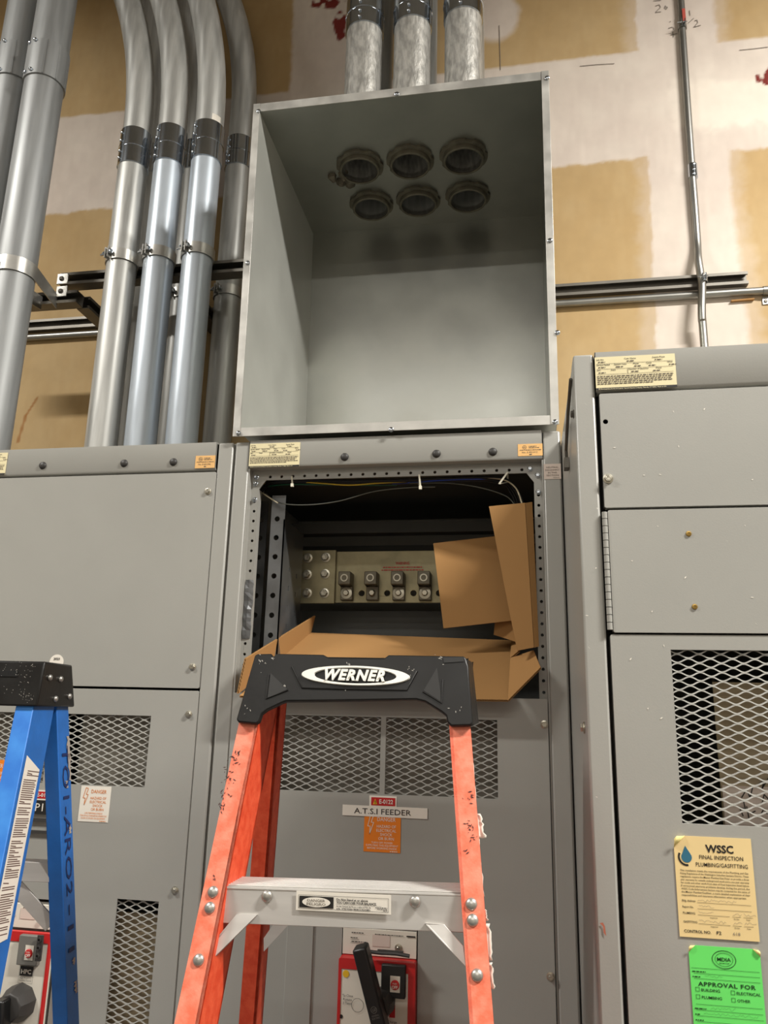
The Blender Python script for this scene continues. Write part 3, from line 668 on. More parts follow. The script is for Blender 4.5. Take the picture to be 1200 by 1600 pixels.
        mb = MB(); mb.tube([P3(x, y, -.035) for x, y in ((578, 1487), (595, 1489), (618, 1490), (640, 1494))], .0035, 8); mb.bar(P3(590, 1487, -.03), P3(630, 1490, -.03), (0, 0, 1), .008, .006); mb.build('locking_hasp', M_HUB, T)
    else:
        zi = zf1 - .070
        s = Sheet((x0, Y - .0003, zi - .1), (1, 0, 0), (0, 0, 1), W, .1); mb = MB()
        s.rect(mb, W * .60, W * .80, .1 - .012, .1 + .006); s.frame(mb, W * .59, W * .81, .1 - .026, .1 + .007, .0004)
        s.text(mb, 'High Pressure', W * .70, .1 - .0175, .0028, .026); s.text(mb, 'Contact Switch', W * .70, .1 - .022, .0028, .027)
        s.ring(mb, W * .69, .1 - .033, .0052, .0009); s.text(mb, 'GE', W * .69, .1 - .035, .0042, .0062, sl=.2)
        for i, t in enumerate(('Close', 'Rotate', '3 Times', 'To Charge')): s.text(mb, t, W * .70, .1 - .066 - i * .0052, .0028, .011 + .004 * (i == 3), 'l')
        s.ring(mb, W * .5, .1 - .075, .024, .0005)
        mb.build('printing', M_INK, pn, smooth=False)
        mb = MB(); s5 = Sheet(s.o, s.u, s.w, W, .1, .0017); s5.text(mb, 'HPC', W * .70, .1 - .0075, .0078, .023, bold=.035); mb.build('switch_badge', M_WHITE, pn, smooth=False)
        MB().box(x0 + W * .715, x0 + W * .715 + .011, Y - .0006, Y, zi - .062, zi - .041).build('charge_window', M_RED, pn)
        hx, hz = P(20, 1572, -.05); mb = MB(); mb.lathe([(.036, 0), (.034, .02), (.026, .04), (.0001, .041)], (hx, Y, hz), (0, -1, 0), 9, False, .2); mb.build('handle_hub', M_HUB, T, bevel=.002)
        mb = MB(); mb.bar((hx - .01, Y - .05, hz + .02), (hx + .01, Y - .045, hz - .16), (1, 0, 0), .026, .03); mb.build('lever_handle', M_LEVER, T, bevel=.004)
        a = P3(62, 1478, -.045); mb = MB(); mb.bar(a + Vector((0, 0, .02)), a - Vector((0, 0, .028)), (1, 0, 0), .012, .005)
        for k in range(3): mb.lathe([(.0028, .003), (.0044, .003), (.0044, 0), (.0028, 0), (.0028, .003)], a + Vector((0, -.003, .012 - k * .015)), (0, -1, 0), 14)
        mb.build('locking_hasp', M_HUB, T)
    return T
breaker(0, 0, 'white and red breaker with a black lever below the orange ladder step', 'm')

# left one sits in its own cut-out of the lower door, seen between the blue ladder rails
xl1, zl1 = P(84, 1416, -.002)
breaker(xl1 - brx1 + .016, zl1 - brz1 + .012, 'white and red breaker with a grey handle hub seen between the blue ladder rails', 'l')

# ------------------------------------------------------------------ right switchgear section (deeper, stands forward)
YR = -.42
RX0 = .0985
X = lambda a, b: P(a, b, YR)[0]
Zr = lambda a, b: P(a, b, YR)[1]
RT = Zr(1000, 549)
RX1 = RX0 + .80
G = thing('switchgear_cabinet', 'grey switchgear section on the right standing forward of its neighbours', 'electrical cabinet', ((RX0 + RX1) / 2, .07, 0), 'switchgear sections in the row')
mb = MB(); t = .003
mb.box(RX0, RX0 + t, YR + .012, .57, 0, RT - .002); mb.box(RX1 - t, RX1, YR + .012, .57, 0, RT - .002); mb.box(RX0 + t, RX1 - t, .567, .57, 0, RT - .002); mb.box(RX0 + t, RX1 - t, YR + .012, .567, RT - .005, RT - .002); mb.box(RX0 + t, RX1 - t, YR + .012, .567, 0, t)
mb.build('enclosure', M_PAINT, G)
px1 = X(931, 640)
MB().box(RX0 - .001, px1, YR, YR + .05, 0, RT).build('front_post', M_PAINT, G, bevel=.004)
MB().box(RX1 - .035, RX1, YR, YR + .05, 0, RT).build('front_post', M_PAINT, G, bevel=.004)
fz0 = Zr(1100, 605) - .001
fascia(px1 + .002, RX1 - .037, fz0, RT + .001, YR - .003, G)
pz1, pz0 = Zr(1060, 610.5), Zr(1060, 791.5)
doorplate(px1 + .0065, RX1 - .038, pz0, pz1, [circ(*P(946, 659.5, YR), .0042)], YR - .002, 'upper_panel', G)
MB().box(px1, px1 + .06, YR + .018, YR + .02, pz0 - .01, pz1 + .01).build('gap_shade_sheet', M_HOLE, G)  # near-black sheet stands in for the shade in the gap and hole
qz1, qz0 = Zr(1060, 796), Zr(1060, 989.2)
doorplate(px1 + .0105, RX1 - .038, qz0, qz1, [], YR - .004, 'hinged_door', G)
mb = MB(); hx = px1 + .0055
for i in range(16):
    za = qz0 + .004 + (qz1 - qz0 - .006) * i / 16; zb = qz0 + .004 + (qz1 - qz0 - .006) * (i + 1) / 16
    mb.lathe([(.0001, 0), (.0042, .0002), (.0042, zb - za - .0009), (.0001, zb - za - .0007)], (hx, YR - .003, za), (0, 0, 1), 12)
mb.build('piano_hinge', M_PAINT, G)
gx0 = X(1047.5, 1014); ggz1 = Zr(1120, 1016); ggz0 = Zr(1130, 1289); gx1 = gx0 + .26
dz1 = Zr(1060, 992.3)
doorplate(px1 + .0055, RX1 - .038, .08, dz1, [rect(gx0, gx1, ggz0, ggz1)], YR - .002, 'lower_door', G)
grille(gx0, gx1, ggz0, ggz1, YR - .002, G)
bx0 = X(1112, 1065) + .012; mb = MB(); mb.box(bx0, bx0 + .082, YR + .05, YR + .053, ggz0 - .05, Zr(1150, 1064)); bd = lab(mb.build('barrier_board', M_BOARD, G), 'tan board with black handwriting behind the large vent')
mb = MB(); mb.box(bx0 + .002, bx0 + .081, YR + .0485, YR + .0495, ggz0 - .04, Zr(1150, 1232)); tagc = mb.build('paper_tag', M_PINKL, bd)
s = Sheet((bx0, YR + .048, ggz0), (1, 0, 0), (0, 0, 1), .08, .1, .0006); mb = MB()
for st in ([(.028, .008), (.024, .02), (.032, .018), (.03, .03)], [(.036, .004), (.034, .022)], [(.028, .034), (.036, .046), (.04, .034), (.045, .05)], [(.052, .01), (.058, .02), (.062, .012)], [(.056, .026), (.06, .04), (.068, .03)], [(.05, .052), (.062, .060), (.058, .048), (.07, .066)], [(.038, .012), (.046, .016)]):
    s.line(mb, st, .0016)
mb.build('handwriting', M_INK, bd, smooth=False)
hexbolt('panel_bolt', P3(950, 748, YR - .002), G, r=.0062)
for p in ((1076, 834), (1085.5, 948)):
    MB().lathe([(.0001, .001), (.0022, .001), (.0022, .0022), (.0040, .0018), (.0045, 0)], P3(*p, YR - .004), (0, -1, 0), 18).build('door_rivet', M_BRASS, G)
nameplate(front_sheet(931.5, 611, 1054, 552.5, YR - .003), G, 60)
hexbolt('side_bolt', (RX0 - .0005, YR + .075, Z0 - .02), G, r=.007, nrm=(-1, 0, 0))
hexbolt('side_bolt', (RX0 - .0005, YR + .03, Z0 + .50), G, r=.006, nrm=(-1, 0, 0), m=M_STRUT)
# bent wire stay on the flank
mb = MB(); mb.tube([(RX0 - .004, YR + .03, Z0 + .565), (RX0 - .006, YR + .10, Z0 + .53), (RX0 - .006, YR + .19, Z0 + .49), (RX0 - .005, YR + .2, Z0 + .47)], .003, 8); mb.build('wire_stay', M_STRUT, G)
MB().box(RX0 - .010, RX0 - .001, YR + .19, YR + .215, Z0 + .455, Z0 + .475).build('stay_bracket', M_STRUT, G)
# red scratch on the post
s = Sheet((0, YR - .0004, 0), (1, 0, 0), (0, 0, 1), 1, 1); mb = MB(); s.poly(mb, [P(x, y, YR) for x, y in ((937, 1442), (942, 1441), (945, 1447), (947, 1462), (943, 1457), (942, 1447))][::-1]); lab(mb.build('paint_mark', mat('faded_red', (178, 104, 82), .6), G, smooth=False), 'small red paint mark on the front post')
# pale chips in the paint
mb = MB(); rnd = random.Random(5)
for (px, py) in ((1052, 644), (915, 632), (923, 681), (1006, 743), (1031, 742), (1027, 823), (933, 795), (1060, 698), (987, 877), (1070, 903), (1132, 826), (1135, 846), (1163, 822), (1174, 934), (931, 888), (917, 962), (985, 1030), (1037, 1009), (1033, 1122), (920, 1012), (932, 1245), (1012, 1107), (1175, 750), (1100, 640), (960, 700), (1018, 956), (1180, 975)):
    a = rnd.uniform(0, PI); l = rnd.uniform(.0012, .0028); x, z = P(px, py, YR)
    y = YR - .0045 if 797 < py < 990 and px > 945 else YR - .0026
    mb.add([(x - l * math.cos(a), y, z - l * math.sin(a)), (x + .0007, y, z - .0007), (x + l * math.cos(a), y, z + l * math.sin(a)), (x - .0007, y, z + .0007)], [(0, 1, 2, 3)])
lab(mb.build('paint_chips', M_WHITE, G, smooth=False), 'small pale chips in the grey paint')['kind'] = 'stuff'

# ---- papers taped to the right door
def curl(s, x, y, dx, dy, h, m, parent, name='curled_corner'):
    """corner of a sheet peeled away from the door"""
    mb = MB(); n = 8; vs = []
    for i in range(n + 1):
        t = i / n
        for k in (0, 1):
            px = x + dx * (1 - t) * (1 if k == 0 else .25); py = y + dy * ((1 - t) * (.25 if k == 0 else 1))
            vs.append(s.pt(px, py, .001 + h * math.sin(t * PI * .6)))
    vs2 = []
    for i in range(n + 1):
        t = i / n; r = h
        a = Vector((dx, 0)) ; 
        p = s.pt(x + dx * (1 - t * .75), y, .0008 + r * math.sin(t * 2.2)); q = s.pt(x, y + dy * (1 - t * .75), .0008 + r * math.sin(t * 2.2)); vs2 += [p, q]
    mb.add(vs2, [(2 * i, 2 * i + 1, 2 * i + 3, 2 * i + 2) for i in range(n)])
    o = mb.build(name, m, parent); sd = o.modifiers.new('thickness', 'SOLIDIFY'); sd.thickness = .0003; return o
def tilted(pts, Y):      # sheet frame from lower left, lower right, upper left corners seen in the photo
    a, b, c = [P3(x, y, Y) for x, y in pts]; u = (b - a); w = (c - a); W = u.length; u.normalize(); w = w - u * w.dot(u); H = w.length
    return Sheet(a, u, w, W, H, .0012)
def paper_shape(s, cuts, m, name):
    W, H = s.W, s.H; pts = [(0, 0), (W, 0)]
    pts += [(W, H - cuts[1]), (W - cuts[1], H)] if cuts[1] else [(W, H)]
    pts += [(cuts[0], H), (0, H - cuts[0])] if cuts[0] else [(0, H)]
    root = thing(name, '', '', s.pt(W / 2, 0, 0))
    MB().slab([s.pt(x, y, .0008) for x, y in pts], -s.n * .0006).build('sheet', m, root, smooth=False); return root
s = tilted(((1062, 1463), (1187, 1471.5), (1053.5, 1305)), YR - .0025); W, H = s.W, s.H
wp = paper_shape(s, (.016, 0), M_PAPER, 'inspection_notice'); tag(wp, 'tan final inspection notice taped below the large vent', 'notice', 'papers on the right cabinet door')
mb = MB()
s.text(mb, 'WSSC', W * .585, H * .845, H * .075, W * .36, bold=.03)
s.text(mb, 'FINAL INSPECTION', W * .60, H * .775, H * .040, W * .56, bold=.008, spacing=1.05); s.text(mb, 'PLUMBING/GASFITTING', W * .60, H * .700, H * .040, W * .66, bold=.006, spacing=1.05)
for i, t in enumerate(('This installation meets the requirements of the Plumbing and Gas', 'Fitting Regulations of the Washington Suburban Sanitary District. These', 'regulations require the Master Plumber/Gas Fitter to provide a three', 'year warranty for outside underground work and a one year warranty', 'for inside and other work from date of Final Inspection listed below.', 'If unresolved warranty problems develop during the period, the', 'WSSC Code Enforcement Section may be contacted for the name of', 'the Master Plumber/Gasfitter, a more detailed explanation of their', 'responsibilities and insurance information when appropriate.')):
    s.text(mb, t, W * .06, H * (.645 - i * .0305), H * .018, W * (.87 if i < 8 else .82), al='l', bold=.006)
for i, (y, t) in enumerate(((.345, 'Bldg. Address'), (.285, 'Report No.'), (.225, 'PLUMBING:'), (.14, 'GASFITTING:'))):
    s.text(mb, t, W * .06, H * y, H * .02, W * (.17, .14, .16, .18)[i], al='l', bold=.01)
    if i < 2: s.rect(mb, W * .25, W * .93, H * (y - .005), H * (y - .002))
    else:
        for a, b, t2 in ((.25, .65, 'Inspector'), (.68, .79, 'ID No.'), (.82, .94, 'Date')):
            s.rect(mb, W * a, W * b, H * (y - .005), H * (y - .002)); s.text(mb, t2, W * (a + b) / 2, H * (y - .03), H * .014)
s.text(mb, 'CONTROL NO.', W * .06, H * .045, H * .028, W * .34, al='l', bold=.015); s.text(mb, 'F2', W * .5, H * .045, H * .03, W * .06, bold=.02)
mb.build('printing', M_INK, wp, smooth=False)
mb = MB(); s.text(mb, '618', W * .72, H * .045, H * .03, W * .09)
rnd = random.Random(3)
for y, x0_, x1_ in ((.352, .26, .75), (.292, .27, .46), (.232, .26, .45), (.147, .26, .6), (.232, .69, .8), (.147, .69, .8), (.235, .83, .98), (.15, .83, .98)):
    xs = np.linspace(x0_, x1_, int((x1_ - x0_) * 60)); s.line(mb, [(W * x, H * (y + rnd.uniform(0, .028))) for x in xs], .0003)
mb.build('handwriting', M_PENCIL, wp, smooth=False)
mb = MB(); cx, cy = W * .155, H * .785
n = 22; drop = [(cx + W * .062 * math.sin(a) * (1 if a < PI else 1), cy - H * .052 * math.cos(a)) for a in [PI * .25 + 1.5 * PI * 0 + i for i in []]]
pts = []
for i in range(n + 1):
    a = R(-215 + 250 * i / n); pts.append((cx + .068 * W * math.cos(a), cy + .068 * W * math.sin(a)))
pts.append((cx - W * .01, cy + H * .115)); s.poly(mb, pts); mb.build('drop_emblem', M_TEAL, wp, smooth=False)
mb = MB(); s.line(mb, [(cx + .1 * W * math.cos(R(a)), cy + .1 * W * math.sin(R(a))) for a in range(150, 281, 10)], .0026); mb.build('emblem_arc', M_INK, wp, smooth=False)
curl(s, 0.0, H, .016, -.016, .006, M_PCURL, wp)
s.rect(MB(), 0, 1, 0, 1)
s = tilted(((1081, 1597.5), (1192, 1600), (1074, 1481)), YR - .0025); s.u = (P3(1186, 1482.5, YR - .0025) - P3(1074, 1475, YR - .0025)).normalized(); s.w = Vector((0, -1, 0)).cross(s.u) * 1; 
if s.w.z < 0: s.w = -s.w
s.n = Vector((0, -1, 0)); W, H = s.W, .128; s.H = H; s.o = P3(1074, 1476, YR - .0025) - s.w * H + s.u * .001; s.W = W = (P3(1185, 1482, YR) - P3(1074, 1476, YR)).length
gp = paper_shape(s, (.009, .009), M_GREEN, 'approval_slip'); tag(gp, 'bright green approval slip taped at the lower right of the door', 'notice', 'papers on the right cabinet door')
mb = MB(); t0 = H
s.ring(mb, W * .49, t0 - .0155, .0158, .0008, 36, .0115); s.ring(mb, W * .49, t0 - .0155, .0118, .0005, 36, .0085); s.text(mb, 'MDIA', W * .49, t0 - .0175, .0045, .018, bold=.02); s.small(mb, W * .42, W * .56, t0 - .0205, .0008, 2)
for y in (.028, .0345, .041, .0725, .0795, .0865, .0935, .1005, .1075, .1145): s.rect(mb, W * (.05 if y != .028 else .02), W * .97, t0 - y - .0004, t0 - y)
for i, y in enumerate((.033, .0395, .0785, .0855, .0925)): s.small(mb, W * .03, W * (.22, .14, .2, .1, .15)[i], t0 - y, .0012, i)
s.text(mb, 'APPROVAL FOR', W * .50, t0 - .0500, .0052, W * .80, bold=.022, spacing=1.12)
for x, y, tt, w in ((.06, .0565, 'BUILDING', .26), (.55, .0575, 'ELECTRICAL', .33), (.06, .0655, 'PLUMBING', .28), (.55, .0665, 'OTHER', .18)):
    s.frame(mb, W * x, W * x + .0052, t0 - y - .0006, t0 - y + .0046, .0005); s.text(mb, tt, W * (x + .08), t0 - y, .0035, W * w, 'l', bold=.015)
mb.build('printing', mat('green_black_ink', (16, 60, 24), .6), gp, smooth=False)
mb = MB()
for y, a, b in ((.0395, .2, .45), (.078, .25, .6), (.085, .15, .9), (.099, .25, .6)):
    xs = np.linspace(a, b, int((b - a) * 50)); s.line(mb, [(W * x, t0 - y + rnd.uniform(0, .004)) for x in xs], .0003)
mb.build('handwriting', mat('faint_green_pencil', (74, 150, 76), .7), gp, smooth=False)
curl(s, 0, H, .009, -.009, .003, M_PCURL, gp); curl(s, W, H, -.009, -.009, .003, M_PCURL, gp)

# ------------------------------------------------------------------ galvanized pull box
bz0, bz1 = Z0 + .6235, Z0 + 1.5695
BX = {'bl': P(366.5, 686), 'br': P(873.5, 664.5), 'tl': P(398, 169), 'tr': P(859, 117.5)}
bx0b, bx1b, bx0t, bx1t = -.668, .0935, -.679, .0975
fw = .0185
YB = -.012
B = thing('pull_box', 'open galvanized sheet metal box on top of the middle cabinet', 'metal box', ((bx0b + bx1b) / 2, .26, bz0))
hc = [PZ(*q, Z0 + 1.545) for q in ((563, 258), (641, 252), (724, 240), (580, 318), (654, 312), (731, 305))]
yf = (hc[0][1] + hc[1][1] + hc[2][1]) / 3; yb = (hc[3][1] + hc[4][1] + hc[5][1]) / 3
xs3 = [(hc[i][0] + hc[i + 3][0]) / 2 for i in range(3)]
HC = [(xs3[0], yf), (xs3[1], yf), (xs3[2], yf), (xs3[0], yb), (xs3[1], yb), (xs3[2], yb)]
def sideq(x0b, x0t, t):
    return [(x0b, YB, bz0 + .012), (x0b + t, YB, bz0 + .012), (x0b + t, .545, bz0 + .012), (x0b, .545, bz0 + .012), (x0t, YB, bz1 - .02), (x0t + t, YB, bz1 - .02), (x0t + t, .545, bz1 - .02), (x0t, .545, bz1 - .02)]
M_SHEET2 = mat('lit_galvanized_sheet', (196, 197, 190), .36, metal=.4, noise=.12, nscale=6, rvar=.04)  # same sheet, paler and less metallic: light painted into left and bottom panels
mb = MB(); mb.hexa(sideq(bx0b + fw, bx0t + fw, -.002)); mb.build('side_panel', M_SHEET2, B)
mb = MB(); mb.hexa(sideq(bx1b - .005, bx1t - .005, .002)); mb.build('side_panel', M_SHEET, B)
mb = MB(); mb.add([(bx0b + fw, .545, bz0 + .012), (bx1b - .005, .545, bz0 + .012), (bx1t - .005, .545, bz1 - .02), (bx0t + fw, .545, bz1 - .02), (bx0b + fw, .547, bz0 + .012), (bx1b - .005, .547, bz0 + .012), (bx1t - .005, .547, bz1 - .02), (bx0t + fw, .547, bz1 - .02)], [(0, 1, 2, 3), (7, 6, 5, 4), (0, 4, 5, 1), (1, 5, 6, 2), (2, 6, 7, 3), (3, 7, 4, 0)])
mb.build('back_panel', M_SHEET, B)
zc = Z0 + 1.545
vs, fs = plate(rect(bx0t + fw - .001, bx1t - .004, YB, .547), [circ(x, y, .0565, 32) for x, y in HC], .002, (0, 0, zc + .002), (1, 0, 0), (0, 1, 0))
MB().add(vs, fs).build('top_panel', M_SHEET, B)
MB().box(bx0b + fw, bx1b - .005, YB, .547, bz0 + .010, bz0 + .012).build('bottom_panel', M_SHEET2, B)
mb = MB(); mb.hexa([(bx0b, YB - .003, bz0), (bx0b + fw, YB - .003, bz0), (bx0b + fw, YB, bz0), (bx0b, YB, bz0), (bx0t, YB - .003, bz1), (bx0t + fw, YB - .003, bz1), (bx0t + fw, YB, bz1), (bx0t, YB, bz1)]); mb.build('front_flange', M_FLANGE, B, bevel=.0006)
mb = MB(); mb.hexa([(bx1b - fw, YB - .003, bz0), (bx1b, YB - .003, bz0), (bx1b, YB, bz0), (bx1b - fw, YB, bz0), (bx1t - fw, YB - .003, bz1), (bx1t, YB - .003, bz1), (bx1t, YB, bz1), (bx1t - fw, YB, bz1)]); mb.build('front_flange', M_FLANGE, B, bevel=.0006)
MB().box(bx0t + .001, bx1t - .001, YB - .0015, YB + .0012, bz1 - .025, bz1).build('front_flange', M_FLANGE, B, bevel=.0006)
MB().box(bx0b + .001, bx1b - .001, YB - .0015, YB + .0012, bz0, bz0 + .022).build('front_flange', M_FLANGE, B, bevel=.0006)
for p in ((404, 174), (855, 122), (372.5, 677), (867.5, 659.5), (620, 147), (611, 671.5), (387, 411), (859.5, 376), (871, 520)):
    q = P3(*p, YB - .003); mb = MB(); mb.lathe([(.0062, 0), (.006, .002), (.004, .0035), (.0001, .004)], q, (0, -1, 0), 16); mb.lathe([(.0001, .0042), (.0014, .0042), (.0014, .003)], q, (0, -1, 0), 4, False); mb.build('flange_screw', M_CHROME, B)
# lump of hardened putty beside the first hole
lx, ly = PZ(532, 280, zc); mb = MB(); rnd = random.Random(11)
for k in range(7):
    a = rnd.uniform(0, 6.3); r = rnd.uniform(.008, .02); c = Vector((lx + rnd.uniform(-.024, .024), ly + rnd.uniform(-.03, .03), zc - .006))
    mb.tube([c + Vector((0, 0, .01)), c, c - Vector((rnd.uniform(-.01, .01), rnd.uniform(-.01, .01), rnd.uniform(.006, .018)))], [r, r * .9, r * .3], 9)
tag(mb.build('cable_connector', mat('crusty_fitting', (120, 112, 96), .7, metal=.3, noise=.5, nscale=60), None), 'small crusty lump hanging from the box ceiling by the front left hole', 'fitting')

# ------------------------------------------------------------------ conduits
def coupling(c, axis, r, h, parent, m=M_CHROME, ridge=True, screws=(-.6, -1), name='coupling', n=2):
    mb = MB(); g = .0035
    prof = [(r, 0), (r + g, .0005), (r + g, h * .47), (r + g + .0018, h * .48), (r + g + .0018, h * .52), (r + g, h * .53), (r + g, h - .0005), (r, h)] if ridge else [(r, 0), (r + g, .001), (r + g, h - .001), (r, h)]
    mb.lathe(prof, c, axis, 36)
    o = mb.build(name, m, parent)
    d = Vector((screws[0], screws[1], 0)).normalized(); sb = MB()
    for k in (.12, .32, .62, .85)[:4]:
        sb.lathe([(.0045, 0), (.0045, .004), (.0025, .0055), (.0001, .006)], Vector(c) + Vector(axis) * h * k + d * (r + g), d, 10)
    sb.build('set_screw', M_CHROME, o); return o
def arc_up(x, y, z0, z1, R_, ang, dirx=-1, tail=.4, lean=0., n=14):
    pts = [Vector((x, y, z0)), Vector((x + lean * (z1 - z0), y, z1))]; x2 = pts[-1].x
    for i in range(1, n + 1):
        a = R(ang) * i / n; pts.append(Vector((x2 + dirx * R_ * (1 - math.cos(a)), y, z1 + R_ * math.sin(a))))
    d = (pts[-1] - pts[-2]).normalized(); pts.append(pts[-1] + d * tail); return pts
R3 = .0445
def conduit(x, y, zc0, zc1, label, m, elbow_z, er, lean=0., grp='bent conduits above the left cabinet', z0=ZT):
    T = thing('conduit', label, 'conduit', (x, y, z0), grp)
    MB().tube([(x, y, z0 + .0015), (x + lean * (zc0 - z0), y, zc0 + .02)], R3, 36).build('lower_pipe', m, T)
    xe = x + lean * (zc0 - z0)
    MB().tube(arc_up(xe, y, zc0 + .02, elbow_z, er, 33, tail=.12), R3 * .985, 36).build('elbow', M_GALV, T)
    coupling((xe, y, zc0), (0, 0, 1), R3, zc1 - zc0, T); return T
cx = [-1.166, -1.046, -.923]
for i, (lb, m) in enumerate((('leftmost of the three front bent conduits, plain grey zinc', M_GALV), ('bluish front bent conduit between its two neighbours', M_GALVB), ('front bent conduit with scuffed zinc and a white sticker above its coupling', M_GALVB))):
    T = conduit(cx[i], .25, P(0, 0, 0)[1] * 0 + (P(208, 266, .25)[1], P(265, 262, .25)[1], P(324, 257, .25)[1])[i], (P(212, 213, .25)[1], P(268, 208, .25)[1], P(326, 202, .25)[1])[i], lb, m, Z0 + (1.785, 1.79, 1.79)[i], (1.45, 1.5, 1.6)[i], -.004)
    if i == 2:
        a0 = R(-35); mb = MB(); vs = []; zA, zB = P(345, 178, .22)[1], P(345, 212, .22)[1]
        for k in range(7):
            a = R(-58 + 40 * k / 6); r = R3 * .985 + .0008; vs += [(cx[i] - .004 + r * math.cos(a), .25 + r * math.sin(a), zB), (cx[i] - .004 + r * math.cos(a), .25 + r * math.sin(a), zA)]
        mb.add(vs, [(2 * k, 2 * k + 2, 2 * k + 3, 2 * k + 1) for k in range(6)]); stk = mb.build('pipe_sticker', M_WHITE, T); stk.modifiers.new('thickness', 'SOLIDIFY').thickness = .0004
yr = .50
for i, (x, lb) in enumerate(((-1.235, 'rear bent conduit hidden behind the bluish one, showing only at its bend'), (-1.085, 'rear bent conduit showing between the second and third front bends'), (-.925, 'rear bent conduit running up beside the galvanized box'))):
    conduit(x, yr, P(370, 268, .5)[1], P(371, 224, .5)[1], lb, M_GALV, Z0 + 2.03, 1.4, 0.)
R4 = .0572
def big(x, y, label, zl, zh):
    T = thing('conduit', label, 'conduit', (x, y, ZT), 'large straight conduits at the left edge')
    MB().tube([(x, y, ZT + .0015), (x, y, 5.0)], R4, 40).build('pipe', M_ALU, T)
    mb = MB(); r = R4; g = .005; h = zh - zl
    mb.lathe([(r, 0), (r + g, .001), (r + g, h - .001), (r, h)], (x, y, zl), (0, 0, 1), 40); o = mb.build('coupling', M_ALU, T)
    mb = MB()
    for a in (-62, -25, 12):
        d = Vector((math.cos(R(a)), math.sin(R(a)), 0)); mb.bar(Vector((x, y, zl + .002)) + d * (r + g), Vector((x, y, zh - .002)) + d * (r + g), d, .004, .003)
    mb.build('coupling_rib', M_ALU, o); mb = MB()
    for a in (-118, -95):
        for z in (zl + .012, zh - .008):
            d = Vector((math.cos(R(a)), math.sin(R(a)), 0)); mb.lathe([(.006, 0), (.006, .005), (.003, .007), (.0001, .0075)], Vector((x, y, z)) + d * (r + g - .001), d, 10)
    mb.build('set_screw', M_CHROME, o); return T
zl, zh = P(75, 112, .13 - R4)[1], P(80, 58, .13 - R4)[1]
big(-1.432, .13, 'large straight conduit nearest the bent conduits', zl, zh)
big(-1.566, .16, 'large straight conduit cut off by the left edge', P(15, 112, .1)[1], P(20, 60, .1)[1])
# six conduits over the pull box
names = ('front left conduit rising from the box', 'front middle conduit rising from the box', 'front right conduit rising from the box', 'rear left conduit half hidden above the box', 'rear middle conduit half hidden above the box', 'rear right conduit half hidden above the box')
for i, (x, y) in enumerate(HC):
    T = thing('conduit', names[i], 'conduit', (x, y, zc), 'conduits entering the box top')
    zcp = (P(566, 35, yf - .05)[1], P(642, 26, yf - .05)[1], P(722, 13, yf - .05)[1], bz1 + .13, bz1 + .16, bz1 + .19)[i]
    mb = MB(); r = .0555; ri = .0515
    mb.lathe([(ri, -.018), (r, -.018), (r, 1.6), (.0001, 1.6), (.0001, 1.597), (ri, 1.597), (ri, .30), (ri - .004, .298), (ri - .004, .255), (ri, .25), (ri, .10), (ri - .005, .098), (ri - .005, .075), (ri, .07), (ri, -.018)], (x, y, zc), (0, 0, 1), 40)  # closed top end added, unseen, to keep light out of the bore
    mb.build('pipe', M_GALVR if i < 3 else M_GALV, T)
    coupling((x, y, zcp), (0, 0, 1), r, .115, T, screws=(-.05, -1))
    mb = MB(); n = 48; vs = []; fs = []       # notched locknut under the sheet
    for k in range(n):
        a = 2 * PI * k / n; ro = .069 if k % 8 < 6 else .064
        for rr, h in ((ro, -.0005), (ro, -.008), (.0575, -.010), (.0575, -.0005)): vs.append((x + rr * math.cos(a), y + rr * math.sin(a), zc + h))
    for k in range(n):
        for q in range(4): fs.append((k * 4 + q, k * 4 + (q + 1) % 4, ((k + 1) % n) * 4 + (q + 1) % 4, ((k + 1) % n) * 4 + q))
    mb.add(vs, fs); mb.build('locknut', M_LUG, T)
    mb = MB(); mb.lathe([(.0515, -.004), (.0585, -.008), (.0590, -.016), (.0580, -.022), (.0560, -.0235), (.0525, -.0235), (.0515, -.0225), (.0515, -.004)], (x, y, zc), (0, 0, 1), 40); mb.build('bushing', M_LUG, T)

# ------------------------------------------------------------------ channel struts and clamps
def strut(a, b, up, openv, w, d, name, label, group=None):
    """C channel from a to b; openv points out of the open face, up across it"""
    a = Vector(a); b = Vector(b); u = Vector(up); o = Vector(openv); t = .0027; lip = .0095
    prof = [(-w / 2, 0), (-w / 2, d), (-w / 2 + lip, d), (-w / 2 + lip, d - .006), (-w / 2 + lip - t, d - .006), (-w / 2 + lip - t, d - t), (-w / 2 + t, d - t), (-w / 2 + t, t)]
    prof = prof + [(-x, y) for x, y in prof[::-1]]
    n = len(prof); vs = [a + u * x + o * y for x, y in prof] + [b + u * x + o * y for x, y in prof]
    fs = [(i, (i + 1) % n, (i + 1) % n + n, i + n) for i in range(n)]
    # end faces as quads between outer and inner outline
    h = n // 2
    for base in (0, n):
        for i, j, k, l in ((0, 1, 6, 7), (1, 2, 5, 6), (2, 3, 4, 5), (15, 14, 9, 8), (14, 13, 10, 9), (13, 12, 11, 10), (0, 7, 8, 15)): fs.append((base + i, base + j, base + k, base + l))
    mb = MB(); mb.add(vs, fs)
    return tag(mb.build(name, M_STRUT, None, smooth=False), label, 'strut channel', group)
zs1 = Z0 + 1.2875; ysf = .2975
strut((-1.402, ysf + .041, zs1), (-.70, ysf + .041, zs1), (0, 0, 1), (0, -1, 0), .0413, .041, 'strut_channel', 'front strut channel carrying the three front bent conduits', 'strut channels')
zs2 = Z0 + 1.224
strut((-1.75, ysf + .041, zs2), (-1.338, ysf + .041, zs2), (0, 0, 1), (0, -1, 0), .0413, .041, 'strut_channel', 'short lower strut channel behind the large left conduit', 'strut channels')
zsw = Z0 + 1.325 - .019
